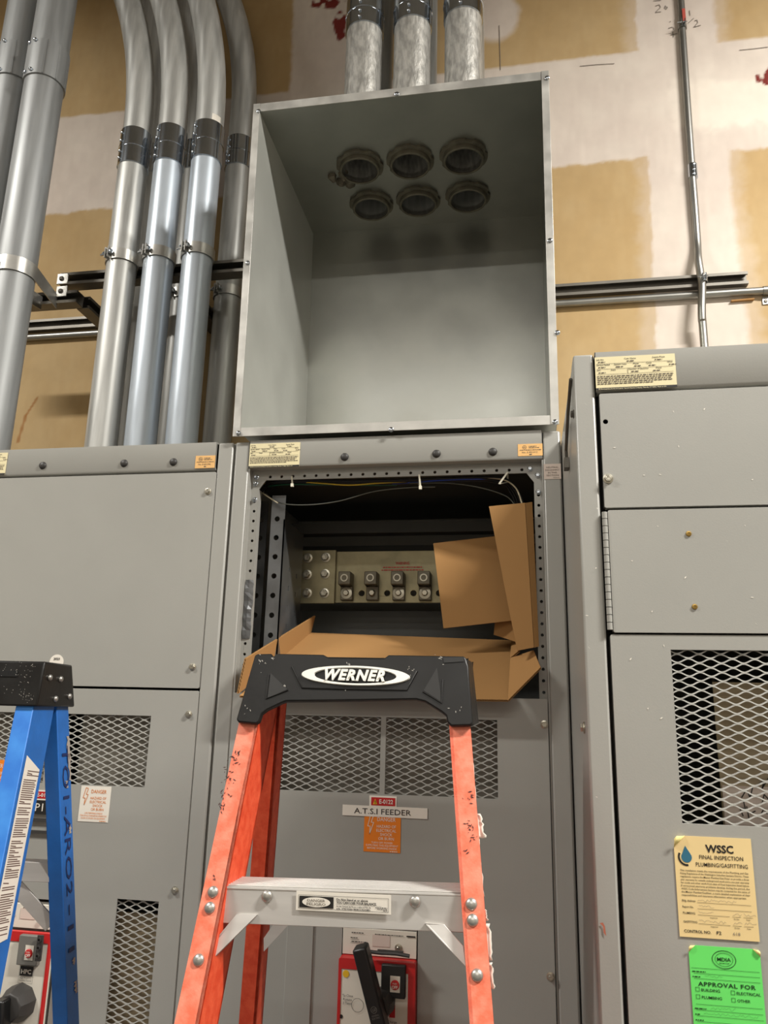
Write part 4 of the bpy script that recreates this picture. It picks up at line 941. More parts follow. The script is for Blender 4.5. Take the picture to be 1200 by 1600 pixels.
strut((-1.95, YW - .001, zsw), (.706, YW - .001, zsw), (0, 0, 1), (0, -1, 0), .0413, .0206, 'strut_channel', 'long strut channel fixed along the drywall', 'strut channels')
strut((-1.36, ysf + .043, zs2 - .0), (-1.36, YW - .024, zs2 - .0), (0, 0, 1), (1, 0, 0), .0413, .041, 'strut_channel', 'strut arm reaching back to the wall beside the large left conduit', 'strut channels')
strut((-1.02, ysf + .043, zs1 - .042), (-1.02, YW - .024, zs1 - .042), (0, 0, 1), (1, 0, 0), .0413, .041, 'strut_channel', 'strut arm reaching back to the wall between two front bent conduits', 'strut channels')
for (px, py, lb) in ((98, 436, 'square zinc washer plate on the end of the front strut channel'), (96.5, 455.5, 'square zinc washer plate on the lower strut channel, below another')):
    c = P3(px, py, ysf - .002); T = thing('washer_plate', lb, 'washer plate', c, 'square washer plates')
    MB().box(c.x - .018, c.x + .018, ysf - .0045, ysf, c.z - .018, c.z + .018).build('plate', M_WASH, T, bevel=.0008); hexbolt('plate_bolt', (c.x - .002, ysf - .0045, c.z), T, r=.006, m=M_STRUT)
def clamp(x, y, z, r, ystr, label, zb=.034):
    T = thing('pipe_clamp', label, 'pipe clamp', (x, y, z), 'strut clamps on the conduits')
    r += .0015; t = .003
    ea = R(-112)                                        # ears face front and left
    for side, a0, a1 in ((1, ea + R(5), R(18)), (-1, ea - R(5), R(-198))):
        n = 14; path = [(r * math.cos(ea + side * R(5)) * 1.32, r * math.sin(ea + side * R(5)) * 1.32)]
        for k in range(n + 1): a = a0 + (a1 - a0) * k / n; path.append((r * math.cos(a), r * math.sin(a)))
        path.append((side * (.020 if r < .05 else .026), ystr - y)); vs = []
        m = len(path)
        for k, (px, py) in enumerate(path):
            L_ = math.hypot(px, py); nx, ny = px / L_ * t, py / L_ * t
            if k == 0: nx, ny = (side * t * -math.sin(ea), side * t * math.cos(ea))
            for dx, dy, dz in ((0, 0, -zb / 2), (nx, ny, -zb / 2), (nx, ny, zb / 2), (0, 0, zb / 2)): vs.append((x + px + dx, y + py + dy, z + dz))
        fs = []
        for k in range(m - 1):
            for q in range(4): fs.append((k * 4 + q, k * 4 + (q + 1) % 4, k * 4 + 4 + (q + 1) % 4, k * 4 + 4 + q))
        fs += [(0, 1, 2, 3), (m * 4 - 1, m * 4 - 2, m * 4 - 3, m * 4 - 4)]
        MB().add(vs, fs).build('clamp_half', M_WASH, T)
    e = Vector((math.cos(ea), math.sin(ea), 0)); tn = Vector((math.sin(ea), -math.cos(ea), 0)); c = Vector((x, y, z)) + e * r * 1.2
    mb = MB(); mb.tube([c - tn * .018, c + tn * .030], .0032, 8); mb.lathe([(.0075, 0), (.0075, .006), (.005, .007), (.0001, .007)], c - tn * .011, -tn, 6, False); mb.lathe([(.007, 0), (.007, .006), (.0001, .006)], c + tn * .011, tn, 6, False)
    mb.build('clamp_bolt', M_CHROME, T)
for i, lb in enumerate(('pipe clamp on the leftmost front bent conduit', 'pipe clamp on the bluish middle front conduit', 'pipe clamp on the front conduit nearest the box')): clamp(cx[i] - .002, .25, Z0 + 1.3, R3, ysf + .004, lb)
clamp(-.925, yr, Z0 + 1.309, R3, YW - .022, 'pipe clamp on the rear conduit beside the box'); clamp(-1.085, yr, Z0 + 1.309, R3, YW - .022, 'pipe clamp on the rear conduit between two front ones')
clamp(-1.432, .13, Z0 + 1.21, R4, ysf + .004, 'wide pipe clamp on the large left conduit', .045)

# ------------------------------------------------------------------ thin conduits on the wall
RE = .0117
def smoothpath(pts, k=8):
    pp = [Vector(p) for p in pts]; out = []
    for i in range(len(pp) - 1):
        p0, p1, p2, p3 = pp[max(i - 1, 0)], pp[i], pp[i + 1], pp[min(i + 2, len(pp) - 1)]
        for j in range(k):
            t = j / k; out.append(.5 * ((2 * p1) + (p2 - p0) * t + (2 * p0 - 5 * p1 + 4 * p2 - p3) * t * t + (3 * p1 - p0 - 3 * p2 + p3) * t ** 3))
    return out + [pp[-1]]
yo = YW - .0206 - RE - .006; yw = YW - RE - .001
def xz(px, py, y): q = P3(px, py, y); return q
T = thing('thin_conduit', 'thin steel conduit rising up the wall from the right cabinet', 'conduit', xz(1099, 545, yo), 'thin wall conduits')
low = xz(1099, 545, yo); low.z = RT
pth = [low, xz(1099, 520, yo - .004), xz(1097, 500, yo - .012), xz(1096.5, 480, yo - .012), xz(1097, 445, yo - .004), xz(1094, 425, yo), xz(1091, 405, yo + .006), xz(1089.5, 380, yw), xz(1086, 330, yw), xz(1081, 265, yw), xz(1073, 150, yw), xz(1065, 30, yw), xz(1060, -50, yw), xz(1060, -50, yw) + Vector((.02, 0, 2.4))]
mb = MB(); mb.tube(smoothpath(pth), RE, 16); mb.build('pipe', M_EMT, T)
a = xz(1083, 278, yw); b = xz(1081.6, 258, yw); mb = MB(); mb.tube([a, b], RE + .003, 18); c_ = mb.build('coupling', M_CHROME, T)
mb = MB()
for py in (261, 269, 276): q = xz(1082, py, yw); mb.lathe([(.0045, 0), (.0045, .004), (.0001, .005)], q + Vector((0, -RE - .003, 0)), (0, -1, 0), 10)
mb.build('set_screw', M_CHROME, c_)
def small_clamp(px, py, y, label):
    q = xz(px, py, y); T = thing('conduit_strap', label, 'conduit strap', q, 'straps on the thin conduits'); mb = MB()
    mb.lathe([(RE, 0), (RE + .0025, 0), (RE + .0025, .02), (RE, .02)], q - Vector((0, 0, .01)), (0, 0, 1), 18); mb.build('band', M_EMT, T)
    mb = MB(); mb.box(q.x - .006, q.x - .003, q.y - RE - .014, q.y - RE + .002, q.z - .01, q.z + .01).box(q.x + .003, q.x + .006, q.y - RE - .014, q.y - RE + .002, q.z - .01, q.z + .01); mb.build('ear', M_CHROME, T)
    mb = MB(); mb.tube([q + Vector((-.02, -RE - .009, 0)), q + Vector((.012, -RE - .009, 0))], .002, 8); mb.build('strap_screw', M_CHROME, T); return T
small_clamp(1098, 437, yo - .002, 'strap holding the rising thin conduit to the strut')
small_clamp(1066, 42, yw, 'strap high on the rising thin conduit, under a red tag')
q = xz(1065.5, 30, yw); tag(MB().box(q.x - .001, q.x + .009, q.y - RE - .004, q.y - RE - .0025, q.z - .028, q.z + .028).build('red_tag', mat('red_tape', (176, 74, 62), .5), None), 'small red tag on the rising thin conduit near the top edge', 'tag')
T = thing('thin_conduit', 'thin steel conduit running level along the wall under the long strut', 'conduit', (0, yw, Z0 + 1.261), 'thin wall conduits')
MB().tube([(-1.95, yw, Z0 + 1.2615), (3.2, yw, Z0 + 1.2615)], RE, 16).build('pipe', M_EMT, T)
q = xz(1196, 470, YW - .003); T = thing('conduit_strap', 'one hole strap under the level thin conduit at the right edge', 'conduit strap', q, 'straps on the thin conduits')
mb = MB(); mb.box(q.x - .009, q.x + .014, YW - .004, YW - .001, q.z - .012, q.z + .014); mb.build('foot', M_WASH, T, bevel=.0008)
mb = MB(); mb.lathe([(RE, 0), (RE + .002, 0), (RE + .002, .022), (RE, .022)], (q.x - .008, yw, Z0 + 1.2615), (1, 0, 0), 18); mb.build('band', M_EMT, T)
hexbolt('strap_screw', (q.x, YW - .004, q.z - .002), T, r=.004, m=M_STRUT, h=.003)
q0 = xz(1142, 471, YW - .004); q1 = xz(1178, 468, YW - .004); tag(MB().bar(q0, q1, (0, 1, 0), .012, .004).build('wood_shim', M_CARD, None), 'thin brown shim stuck to the wall under the level conduit', 'shim')

# ------------------------------------------------------------------ cardboard carton left in the opening
def corr(A, Bq, Cq, Dq, t, n, wave=True):
    """corrugated panel; A-B is the cut edge that shows the flutes, D and C lie behind"""
    A, Bq, Cq, Dq = map(Vector, (A, Bq, Cq, Dq)); nr = (Bq - A).cross(Dq - A).normalized() * t
    mb = MB()
    lt = .16
    def sl(o0, o1):
        k = n * 4; vs = []
        for i in range(k + 1):
            p, q = A.lerp(Bq, i / k), Dq.lerp(Cq, i / k); vs += [p + nr * o0, p + nr * o1, q + nr * o1, q + nr * o0]
        fs = [(3, 2, 1, 0), (k * 4, k * 4 + 1, k * 4 + 2, k * 4 + 3)]
        for i in range(k):
            for q in range(4): fs.append((i * 4 + q, i * 4 + (q + 1) % 4, i * 4 + 4 + (q + 1) % 4, i * 4 + 4 + q))
        mb.add(vs, fs)
    sl(0, lt); sl(1 - lt, 1)
    vs = []; k = n * 4
    for i in range(k + 1):
        s_ = i / k; h = .5 + .26 * math.sin(2 * PI * i / 4)
        vs += [A.lerp(Bq, s_) + nr * (h - .06), A.lerp(Bq, s_) + nr * (h + .06), Dq.lerp(Cq, s_) + nr * (h + .06), Dq.lerp(Cq, s_) + nr * (h - .06)]
    fs = []
    for i in range(k):
        for q in range(4): fs.append((i * 4 + q, i * 4 + (q + 1) % 4, i * 4 + 4 + (q + 1) % 4, i * 4 + 4 + q))
    mb.add(vs, fs); return mb
K = thing('cardboard_box', 'cut open brown cardboard box lying in the open switchgear section', 'cardboard box', P3(590, 1060, .05))
yfr = -.048; ybk = .235
fl, frr = P3(374, 1090, yfr), P3(794, 1096.5, yfr); bl, br = P3(470, 1008, ybk), P3(800, 1003, ybk); bl = P3(485, 991, ybk)
corr(fl, frr, br, bl, .0045, 60).build('base_panel', M_CARD, K, smooth=False)
corr(P3(373, 1084, yfr), P3(385, 1029, yfr + .01), P3(493, 962, ybk), P3(486, 990, ybk), .005, 10).build('side_flap', M_CARD, K, smooth=False)
corr(P3(795, 1096.5, yfr), P3(846, 1045, -.03), P3(835, 1018, .012), P3(799, 1030, .03), .0045, 10).build('corner_flap', M_CARD, K, smooth=False)
corr(P3(799, 1030, .03), P3(812, 1019, .012), P3(815, 1003, .19), P3(801, 1003, .23), .004, 6).build('corner_flap', M_CARD, K, smooth=False)
tf = [P3(808, 1017, -.012), P3(840.5, 1010.5, -.004), P3(830, 785, .012), P3(764, 792, .004)]
mid0 = P3(834, 1012, -.010); mid1 = P3(820, 786.5, .002)
corr(tf[0], mid0, mid1, tf[3], .004, 10).build('tall_flap', M_CARD, K, smooth=False)
corr(mid0, tf[1], tf[2], mid1, .004, 4).build('tall_flap', M_CARD, K, smooth=False)
# crease pressed across the tall flap
ca, cb = P3(799, 937, -.0095), P3(833, 888, -.0045)
mb = MB(); mb.tube([ca + Vector((0, .0035, 0)), ca.lerp(cb, .5) + Vector((0, .0035, 0)), cb + Vector((0, .0035, 0))], .0018, 6); mb.build('crease', M_CARD, K)
corr(P3(693, 982, .12), P3(800, 970, .14), P3(777, 838, .15), P3(677, 849.5, .12), .004, 20).build('inner_flap', M_CARD, K, smooth=False)
corr(P3(772, 992, .16), P3(806, 1003, .15), P3(803, 965, .15), P3(774, 970, .16), .004, 6).build('inner_flap', M_CARD, K, smooth=False)

# ------------------------------------------------------------------ orange step ladder
LY = -.505
kf = .30                       # front rails lean
def LF(px, py, off=0.):        # point on the slanted front face of the orange ladder
    n = Vector((0, 1, -kf)); p0 = Vector((0, LY + off, Z0 - .025)); return PL(px, py, p0, n)
O = thing('step_ladder', 'orange fiberglass step ladder with a black top cap in front of the open section', 'ladder', (-.25, -.5, 0), 'step ladders')
fn = Vector((0, -1, kf)).normalized()          # outward normal of the front face
fdn = Vector((0, -kf, -1)).normalized()        # down along the rails
def ext(p, q, zf):             # extend line p->q to height zf
    t = (zf - p.z) / (q.z - p.z); return p + (q - p) * t
def front_rail(po, pi, qo, qi, web_in):
    """po, pi: outer and inner flange edges at the top; qo, qi: the same lower down"""
    T0 = Z0 + .05
    a, b, c, d = ext(po, qo, T0), ext(pi, qi, T0), ext(pi, qi, .02), ext(po, qo, .02)
    mb = MB(); t = -fn * .0045; dep = -fn * .076
    ring = [d, c, b, a] if (c - d).x > 0 else [c, d, a, b]
    mb.slab(ring, t)
    w0, w1 = (b, c) if web_in else (a, d)
    sgn = Vector((.0045 if (a.x < b.x) == web_in else -.0045, 0, 0)) * -1
    mb.hexa([w1, w1 + sgn, w1 + sgn + dep, w1 + dep, w0, w0 + sgn, w0 + sgn + dep, w0 + dep])
    mid = lambda p, q: p.lerp(q, .5)
    f2 = [p + dep * .945 for p in ((mid(c, d), c, b, mid(a, b)) if (c - d).x > 0 else (c, mid(c, d), mid(a, b), b))]; mb.slab(f2, t)
    return mb
lo, li, lo2, li2 = LF(373, 1131), LF(403, 1131), LF(272, 1600), LF(310, 1600)
ro, ri, ro2, ri2 = LF(735, 1136), LF(702, 1136), LF(771.5, 1600), LF(734, 1600)
def two_tone(o, m2):           # weathered face on the front flange, deeper colour inside
    o.data.materials.append(m2); nb = fn
    for p in o.data.polygons:
        if p.normal.dot(nb) > .9: p.material_index = 1
lrail = front_rail(lo, li, lo2, li2, True).build('front_rail', M_ORANGE, O, smooth=False); two_tone(lrail, M_ORANGEW)
rrail = front_rail(ro, ri, ro2, ri2, True).build('front_rail', M_ORANGE, O, smooth=False); two_tone(rrail, M_ORANGEW)
# rear rails
def rear(xo, xi, yo_, z, kx, ky, web_dir):
    a = Vector((xo, yo_, z)); b = Vector((xi, yo_, z)); dn = Vector((kx, ky, -1)); T0 = (Z0 + .045 - z); B0 = z - .02
    top = lambda p: p - dn * T0
    bot = lambda p: p + dn * B0
    n = Vector((0, -1, -ky)).normalized(); mb = MB(); t = -n * .004; dep = -n * .040
    ring = [bot(a), bot(b), top(b), top(a)] if b.x > a.x else [bot(b), bot(a), top(a), top(b)]
    mb.slab(ring, t); s_ = Vector((-.004 if b.x > a.x else .004, 0, 0))
    mb.hexa([bot(b), bot(b) + s_, bot(b) + s_ + dep, bot(b) + dep, top(b), top(b) + s_, top(b) + s_ + dep, top(b) + dep]); mb.slab([p + dep * .9 for p in ring], t); return mb
ra = P(393, 1340, -.355); rb = P(419, 1340, -.355)
kx = -.085
r1 = rear(ra[0], rb[0], -.355, ra[1], kx, .20, 1).build('rear_rail', M_ORANGE, O, smooth=False)
xm = (lo.x + ro.x) / 2
yt, yb_ = -.355 - .20 * (Z0 - ra[1]), -.355 + .20 * (ra[1] - (Z0 - .5))
qa, qb = P(727, 1112, yt), P(762, 1600, yb_)
kx2 = (qb[0] - qa[0]) / (qa[1] - qb[1]); xq = qa[0] + kx2 * (qa[1] - ra[1])
r2 = rear(xq, xq - (rb[0] - ra[0]) * .9, -.355, ra[1], kx2, .20, 1).build('rear_rail', M_ORANGE, O, smooth=False)
# cap
def capP(px, py): return LF(px, py, -.012)
outl = [(398, 1023.5), (402, 1021.5), (424, 1021), (427, 1026), (432, 1021), (505, 1022.5), (514, 1027.5), (600, 1028.5), (607, 1023), (724, 1025), (728, 1028), (732, 1041), (738.5, 1128), (736, 1133), (705, 1134), (699, 1128), (697, 1118), (690, 1112), (664, 1096), (650, 1092.5), (560, 1094), (447, 1095.5), (440, 1098), (417, 1109), (409, 1115), (405, 1127), (400, 1130.5), (372, 1128), (369, 1124)]
front = [capP(*p) for p in outl][::-1]
mb = MB(); mb.slab(front, -fn * .010); cap = mb.build('top_cap', M_CAP, O, bevel=.002)
tl, tr = capP(400, 1022), capP(730, 1027); bl_, br_ = capP(369, 1127), capP(739, 1132)
CD = .150
bk = Vector((0, 1, 0))
mb = MB()
mb.hexa([tl - fn * .008 - Vector((0, 0, .006)), tr - fn * .008 - Vector((0, 0, .006)), tr + bk * (CD - .02) - Vector((0, 0, .006)), tl + bk * (CD - .02) - Vector((0, 0, .006)), tl - fn * .008, tr - fn * .008, tr + bk * (CD - .02), tl + bk * (CD - .02)])
for a, b, sx in ((tl, bl_, 1), (tr, br_, -1)):
    i_ = Vector((sx * .006, 0, 0)); mb.hexa([b - fn * .008, b + i_ - fn * .008, b + i_ + bk * (CD + .01) , b + bk * (CD + .01), a - fn * .008, a + i_ - fn * .008, a + i_ + bk * (CD - .02), a + bk * (CD - .02)])
ml_, mr_ = bl_.lerp(tl, .68), br_.lerp(tr, .68)
mb.hexa([ml_ + bk * (CD - .025), mr_ + bk * (CD - .025), mr_ + bk * (CD - .017), ml_ + bk * (CD - .017), tl + bk * (CD - .03), tr + bk * (CD - .03), tr + bk * (CD - .022), tl + bk * (CD - .022)])
mb.build('cap_shell', M_CAP, cap, bevel=.0015)
def on_cap(px, py, l=.0008): return LF(px, py, -.012) + fn * l
def ridge(pts, r, m=M_CAP, name='cap_rib'):
    mb = MB(); mb.tube([on_cap(*p) for p in pts], r, 8); return mb.build(name, m, cap)
ridge([(456, 1042), (472, 1075), (500, 1076), (560, 1077), (636, 1078.5), (652, 1049)], .0013)
ridge([(420, 1054), (416, 1092), (450, 1078.5)], .0012); ridge([(661, 1081), (690, 1099), (692, 1062)], .0012)
# triangular pockets and the emblem plate
for tri in ([(423, 1052), (418, 1091), (449, 1077)], [(683, 1043), (662, 1079), (690, 1097)]):
    mb = MB(); mb.add([on_cap(*p, .0004) for p in tri], [(0, 1, 2)])
    mb.build('cap_pocket', mat('pocket_black', (34, 33, 32), .55), cap, smooth=False)
ec = on_cap(555, 1056.5, .001); eu = (on_cap(620, 1058.6, .001) - on_cap(490, 1054.6, .001)).normalized(); ew = fn.cross(eu) * 1
if ew.z < 0: ew = -ew
half = (on_cap(640, 1058.5, .001) - on_cap(470, 1055, .001)).length / 2; hh = (on_cap(555, 1041, .001) - on_cap(555, 1072, .001)).length / 2
E_ = Sheet(ec, eu, ew, 1, 1, 0); mb = MB(); n = 48
vs = []; fs = []
for k in range(n):
    a = 2 * PI * k / n; ca_, sa_ = math.cos(a), math.sin(a)
    inn = (ca_ * half * .76, sa_ * hh * .80)
    for x, y, l in ((ca_ * half, sa_ * hh, 0), (ca_ * half * .985, sa_ * hh * .96, .003), (inn[0], inn[1], .003), (inn[0] * .985, inn[1] * .95, 0)): vs.append(E_.pt(x, y, l))
for k in range(n):
    for q in range(3): fs.append((k * 4 + q, k * 4 + q + 1, ((k + 1) % n) * 4 + q + 1, ((k + 1) % n) * 4 + q))
mb.add(vs, fs); mb.build('emblem_ring', M_LOGO, cap)
tv, tfc = text2d('WERNER', .04, 1.16); tw = max(v[0] for v in tv); kx_ = half * 1.16 / tw; kz = hh * 1.02 / .7
mb = MB(); base = [(v[0] * kx_ - half * .60 + .22 * v[1] * kz, v[1] * kz - hh * .50) for v in tv]
mb.add([E_.pt(x, y, .0035) for x, y in base], tfc)
o = mb.build('emblem_letters', M_LOGO, cap, smooth=False); sdm = o.modifiers.new('thickness', 'SOLIDIFY'); sdm.thickness = .0028; sdm.offset = 0
# scuffs on the cap
mb = MB(); rnd = random.Random(9)
def scuff(mb, fpt, px, py, n, sp, ln):
    for _ in range(n):
        x = px + rnd.gauss(0, sp); y = py + rnd.gauss(0, sp); a = rnd.uniform(0, PI); l = rnd.uniform(.3, 1) * ln
        w = .22 * l + .15; q = [fpt(x - l * math.cos(a), y - l * math.sin(a)), fpt(x + w * math.sin(a), y - w * math.cos(a)), fpt(x + l * math.cos(a), y + l * math.sin(a)), fpt(x - w * math.sin(a), y + w * math.cos(a))]
        mb.add(q, [(0, 1, 2, 3)])
for px, py, nn, sp in ((427, 1029, 5, 1.5), (545, 1038, 6, 2), (445, 1072, 3, 2), (410, 1035, 8, 5), (640, 1045, 6, 4), (688, 1030, 8, 4), (540, 1079, 3, 1), (715, 1110, 4, 6), (385, 1108, 4, 5)): scuff(mb, lambda x, y: on_cap(x, y, .0009), px, py, nn, sp, 2.2)
lab(mb.build('scuffs', M_SCUFF, cap, smooth=False), 'pale scuff marks on the black cap')['kind'] = 'stuff'
# metal corner plate seen at the cap's upper right
MB().add([on_cap(693, 1028, .0012), on_cap(724, 1027, .0012), on_cap(725, 1034, .0012), on_cap(694, 1036, .0012)], [(0, 1, 2, 3)]).build('cap_slot', M_BLACK, cap, smooth=False)
# steps
def step(zshift, name='step'):
    d = fdn * zshift; k = zshift * .078
    a = LF(345, 1385, .006) + d - Vector((k, 0, 0)); b = LF(727, 1397, .006) + d + Vector((k, 0, 0)); h = .046
    mb = MB(); up = Vector((0, 0, 1)); bkv = Vector((0, .064, 0))
    mb.hexa([a - up * h, b - up * h, b - up * h + Vector((0, .003, 0)), a - up * h + Vector((0, .003, 0)), a, b, b + Vector((0, .003, 0)), a + Vector((0, .003, 0))])
    mb.hexa([a - up * .003, b - up * .003, b - up * .003 + bkv, a - up * .003 + bkv, a, b, b + bkv, a + bkv])
    for i in range(7):
        q = Vector((0, .004 + i * .0085, 0)); mb.hexa([a + q, b + q, b + q + Vector((0, .0045, 0)), a + q + Vector((0, .0045, 0)), a + q + up * .0022, b + q + up * .0022, b + q + Vector((0, .0035, 0)) + up * .0022, a + q + Vector((0, .0035, 0)) + up * .0022])
    mb.hexa([a + bkv - up * .03, b + bkv - up * .03, b + bkv - up * .03 + Vector((0, .003, 0)), a + bkv - up * .03 + Vector((0, .003, 0)), a + bkv, b + bkv, b + bkv + Vector((0, .003, 0)), a + bkv + Vector((0, .003, 0))])
    return mb.build(name, M_LALU, O, bevel=.0008), a, b
st, sa, sb = step(0)
for k in range(1, 4): step(k * .318)
def rivet(c, n, parent, r=.0078):
    return MB().lathe([(r, 0), (r * .97, .0015), (r * .75, .0034), (r * .35, .0045), (.0001, .0048)], c, n, 20).build('rivet', M_WASH, parent)
for p in ((333, 1393.5), (328, 1418.5), (310.5, 1500)): rivet(LF(*p), fn, lrail)
for p in ((736.5, 1412.5), (738.5, 1438), (745.5, 1524)): rivet(LF(*p), fn, rrail)
def stepP(px, py, off=0): return PL(px, py, (0, sa.y - off, 0), (0, 1, 0))
for p in ((417, 1400.5), (648.5, 1409)): rivet(stepP(*p), (0, -1, 0), st)
# warning label on the step
q0, q1, q2 = stepP(462.5, 1421.5, .0005), stepP(611, 1429, .0005), stepP(465, 1391.5, .0005)
u = (q1 - q0); W = u.length; H = (q2 - q0).length * .985; s = Sheet(q0, u, Vector((-u.z, 0, u.x)), W, H, .0011); b = s.body('warning_label', M_WHITE, st)
mb = MB(); s.frame(mb, W * .025, W * .975, H * .1, H * .82, .0004); s.rect(mb, W * .035, W * .40, H * .16, H * .76)
s.text(mb, 'Do Not Stand at or above', W * .43, H * .60, H * .11, W * .33, 'l', bold=.03); s.text(mb, 'YOU CAN LOSE YOUR BALANCE.', W * .43, H * .44, H * .12, W * .42, 'l', bold=.03)
s.text(mb, 'No Se Coloque de Pie en o sobre el Piso de', W * .43, H * .27, H * .07, W * .36, 'l', bold=.02); s.text(mb, 'arriba.  USTED PODRIA PERDER SU EQUILIBRIO.', W * .43, H * .14, H * .075, W * .36, 'l', bold=.03)
s.rect(mb, W * .42, W * .90, H * .385, H * .395); s.small(mb, W * .84, W * .96, H * .30, H * .04, 3); s.small(mb, W * .86, W * .96, H * .23, H * .04, 4); s.small(mb, W * .92, W * .96, H * .16, H * .04, 5)
mb.build('printing', M_INK, b, smooth=False)
s2 = Sheet(s.o, s.u, s.w, W, H, .0016); mb = MB(); s2.disc(mb, W * .217, H * .46, W * .150, 32, H * .26); mb.build('label_oval', M_WHITE, b, smooth=False)
s3 = Sheet(s.o, s.u, s.w, W, H, .0021); mb = MB(); s3.text(mb, 'DANGER', W * .217, H * .49, H * .13, W * .19, bold=.01); s3.text(mb, 'PELIGRO', W * .217, H * .30, H * .13, W * .20, bold=.01); mb.build('oval_printing', M_GINK, b, smooth=False)
# knee braces
def brace(a, b, w=.022): return MB().bar(a, b, (0, 1, 0), w, .004).build('knee_brace', M_LALU, O, bevel=.0006)
def fl_(px, py, off): return LF(px, py, off)
brL = MB()
def strap(p0, p1, q0, q1, off, thick=.004):    # flat strap with its broad side to the viewer; corners seen in the photo
    c = [LF(*p, off) for p in (p0, p1, q1, q0)]; mb = MB(); mb.slab(c, -fn * thick)
    e = (c[3] - c[0]); mb.slab([c[0], c[3], c[3] - fn * .018, c[0] - fn * .018], (c[1] - c[0]).normalized() * .003); return mb.build('knee_brace', M_LALU, O, bevel=.0006)
strap((370, 1428), (402, 1429), (335, 1470), (328, 1502), .014)
strap((664, 1443), (694, 1444), (728, 1512), (724, 1478), .014)
RY = -.33
def rr_(px, py): return P3(px, py, RY)
mb = MB(); c = [rr_(*p) for p in ((436, 1431), (463, 1432), (412, 1487), (412, 1466))]; mb.slab([c[3], c[2], c[1], c[0]], (0, .004, 0)); mb.build('knee_brace', M_LALU, O)
# rear cross bar hidden behind the step
za = c[0].z; MB().box(ra[0] + .01, xq - .01, RY - .004, RY + .02, za + .0, za + .022).build('rear_spreader', M_LALU, O)
# peeling paper labels on the outside of the right rail
rnd = random.Random(21)
for (p0, p1, wd, crl) in (((736, 1186), (742, 1270), .07, .0015), ((741, 1270), (747, 1308), .064, .0085), ((744, 1310), (752, 1400), .066, .002), ((753, 1420), (757, 1438), .05, .0035), ((755, 1442), (760, 1500), .06, .006), ((760, 1503), (764, 1545), .05, .005)):
    a = LF(*p0) ; b = LF(*p1); n_ = 9; vs = []
    for i in range(n_ + 1):
        t = i / n_; c = a.lerp(b, t); j = rnd.uniform(.85, 1.12)
        for k in range(4):
            f_ = k / 3
            vs.append(c - fn * (.003 + .004 * math.sin(f_ * 3)) + Vector((-.004 + (.0055 + crl) * f_ * j, 0, 0)))
    mb = MB(); mb.add(vs, [(i * 4 + k, i * 4 + k + 1, i * 4 + 5 + k, i * 4 + 4 + k) for i in range(n_) for k in range(3)])
    o = mb.build('peeling_label', M_WHITE, rrail); o.modifiers.new('thickness', 'SOLIDIFY').thickness = .0005
# dark scrapes on the orange rails
mb = MB()
for px, py, nn, sp in ((372, 1175, 5, 3), (365, 1190, 10, 5), (358, 1215, 14, 5), (352, 1240, 12, 5), (346, 1262, 8, 3), (335, 1370, 4, 2), (732, 1245, 12, 4), (734, 1295, 10, 4), (729, 1330, 3, 1.5), (738, 1310, 6, 3), (730, 1285, 4, 3)): scuff(mb, lambda x, y: LF(x, y) + fn * .0006, px, py, nn, sp * 1.1, 4.2)
lab(mb.build('scrapes', mat('scrape_dark', (70, 44, 44), .8), lrail, smooth=False), 'dark scrapes on the weathered orange rails')['kind'] = 'stuff'

# ------------------------------------------------------------------ blue step ladder
al = R(7.); U = Vector((math.cos(al), math.sin(al), 0)); V = Vector((-math.sin(al), math.cos(al), 0)); UP = Vector((0, 0, 1))
c0 = P3(57.5, 1104, -.5)       # lower front corner of the cap at its right end
Q = thing('step_ladder', 'blue fiberglass step ladder with a black cap at the left edge', 'ladder', (c0.x - .18, c0.y, 0), 'step ladders')
def bp(u, v, z): return c0 + U * u + V * v + UP * z
CL = .37; cd = .142; chh = .072
mb = MB(); tp = .009
b0 = [bp(-CL, 0, 0), bp(0, 0, 0), bp(0, cd, 0), bp(-CL, cd, 0)]; t0_ = [bp(-CL + .004, tp, chh), bp(-.0, tp, chh), bp(-.0, cd - .03, chh), bp(-CL + .004, cd - .03, chh)]
def shell(bq, tq, th):
    mb = MB(); n = 4; ins = lambda r, k: [r[i] + ((r[(i + 1) % 4] - r[i]).normalized() + (r[(i + 3) % 4] - r[i]).normalized()) * k for i in range(4)]
    bi, ti = ins(bq, th), ins(tq, th); ti = [p - UP * th for p in ti]
    vs = bq + tq + bi + ti; fs = [(i, (i + 1) % 4, (i + 1) % 4 + 4, i + 4) for i in range(4)] + [(4, 5, 6, 7)] + [(i + 8, i + 12, (i + 1) % 4 + 12, (i + 1) % 4 + 8) for i in range(4)] + [(15, 14, 13, 12)] + [(i, i + 8, (i + 1) % 4 + 8, (i + 1) % 4) for i in range(4)]
    return MB().add(vs, fs)
bcap = shell(b0, t0_, .006).build('top_cap', M_CAP, Q, bevel=.0035)
# slot in the front face
fnb = (-V + UP * .1).normalized()
sl = bp(-.052, -.0006 + tp * .6, .052)
MB().add([bp(-.10, tp * .645 - .0012, .0465), bp(-.042, tp * .645 - .0012, .0465), bp(-.042, tp * .778 - .0012, .056), bp(-.10, tp * .778 - .0012, .056)], [(0, 1, 2, 3)]).build('cap_slot', M_HOLE, bcap, smooth=False)
for v, z in ((.030, .047), (.070, .046), (.060, .013), (.112, .018)): rivet(bp(.0006, v, z), U, bcap, .0052)
mb = MB()
def bface(x, y): 
    return PL(x, y, bp(0, -.0016, 0), V * 1 - UP * (tp / chh))
for px, py, nn, sp in ((10, 1045, 5, 4), (30, 1070, 8, 9), (40, 1085, 18, 6), (47, 1092, 8, 4), (36, 1040, 10, 7), (53, 1043, 6, 3), (40, 1063, 8, 5), (8, 1078, 4, 3), (25, 1050, 5, 6)): scuff(mb, bface, px, py, nn, sp, 1.3)
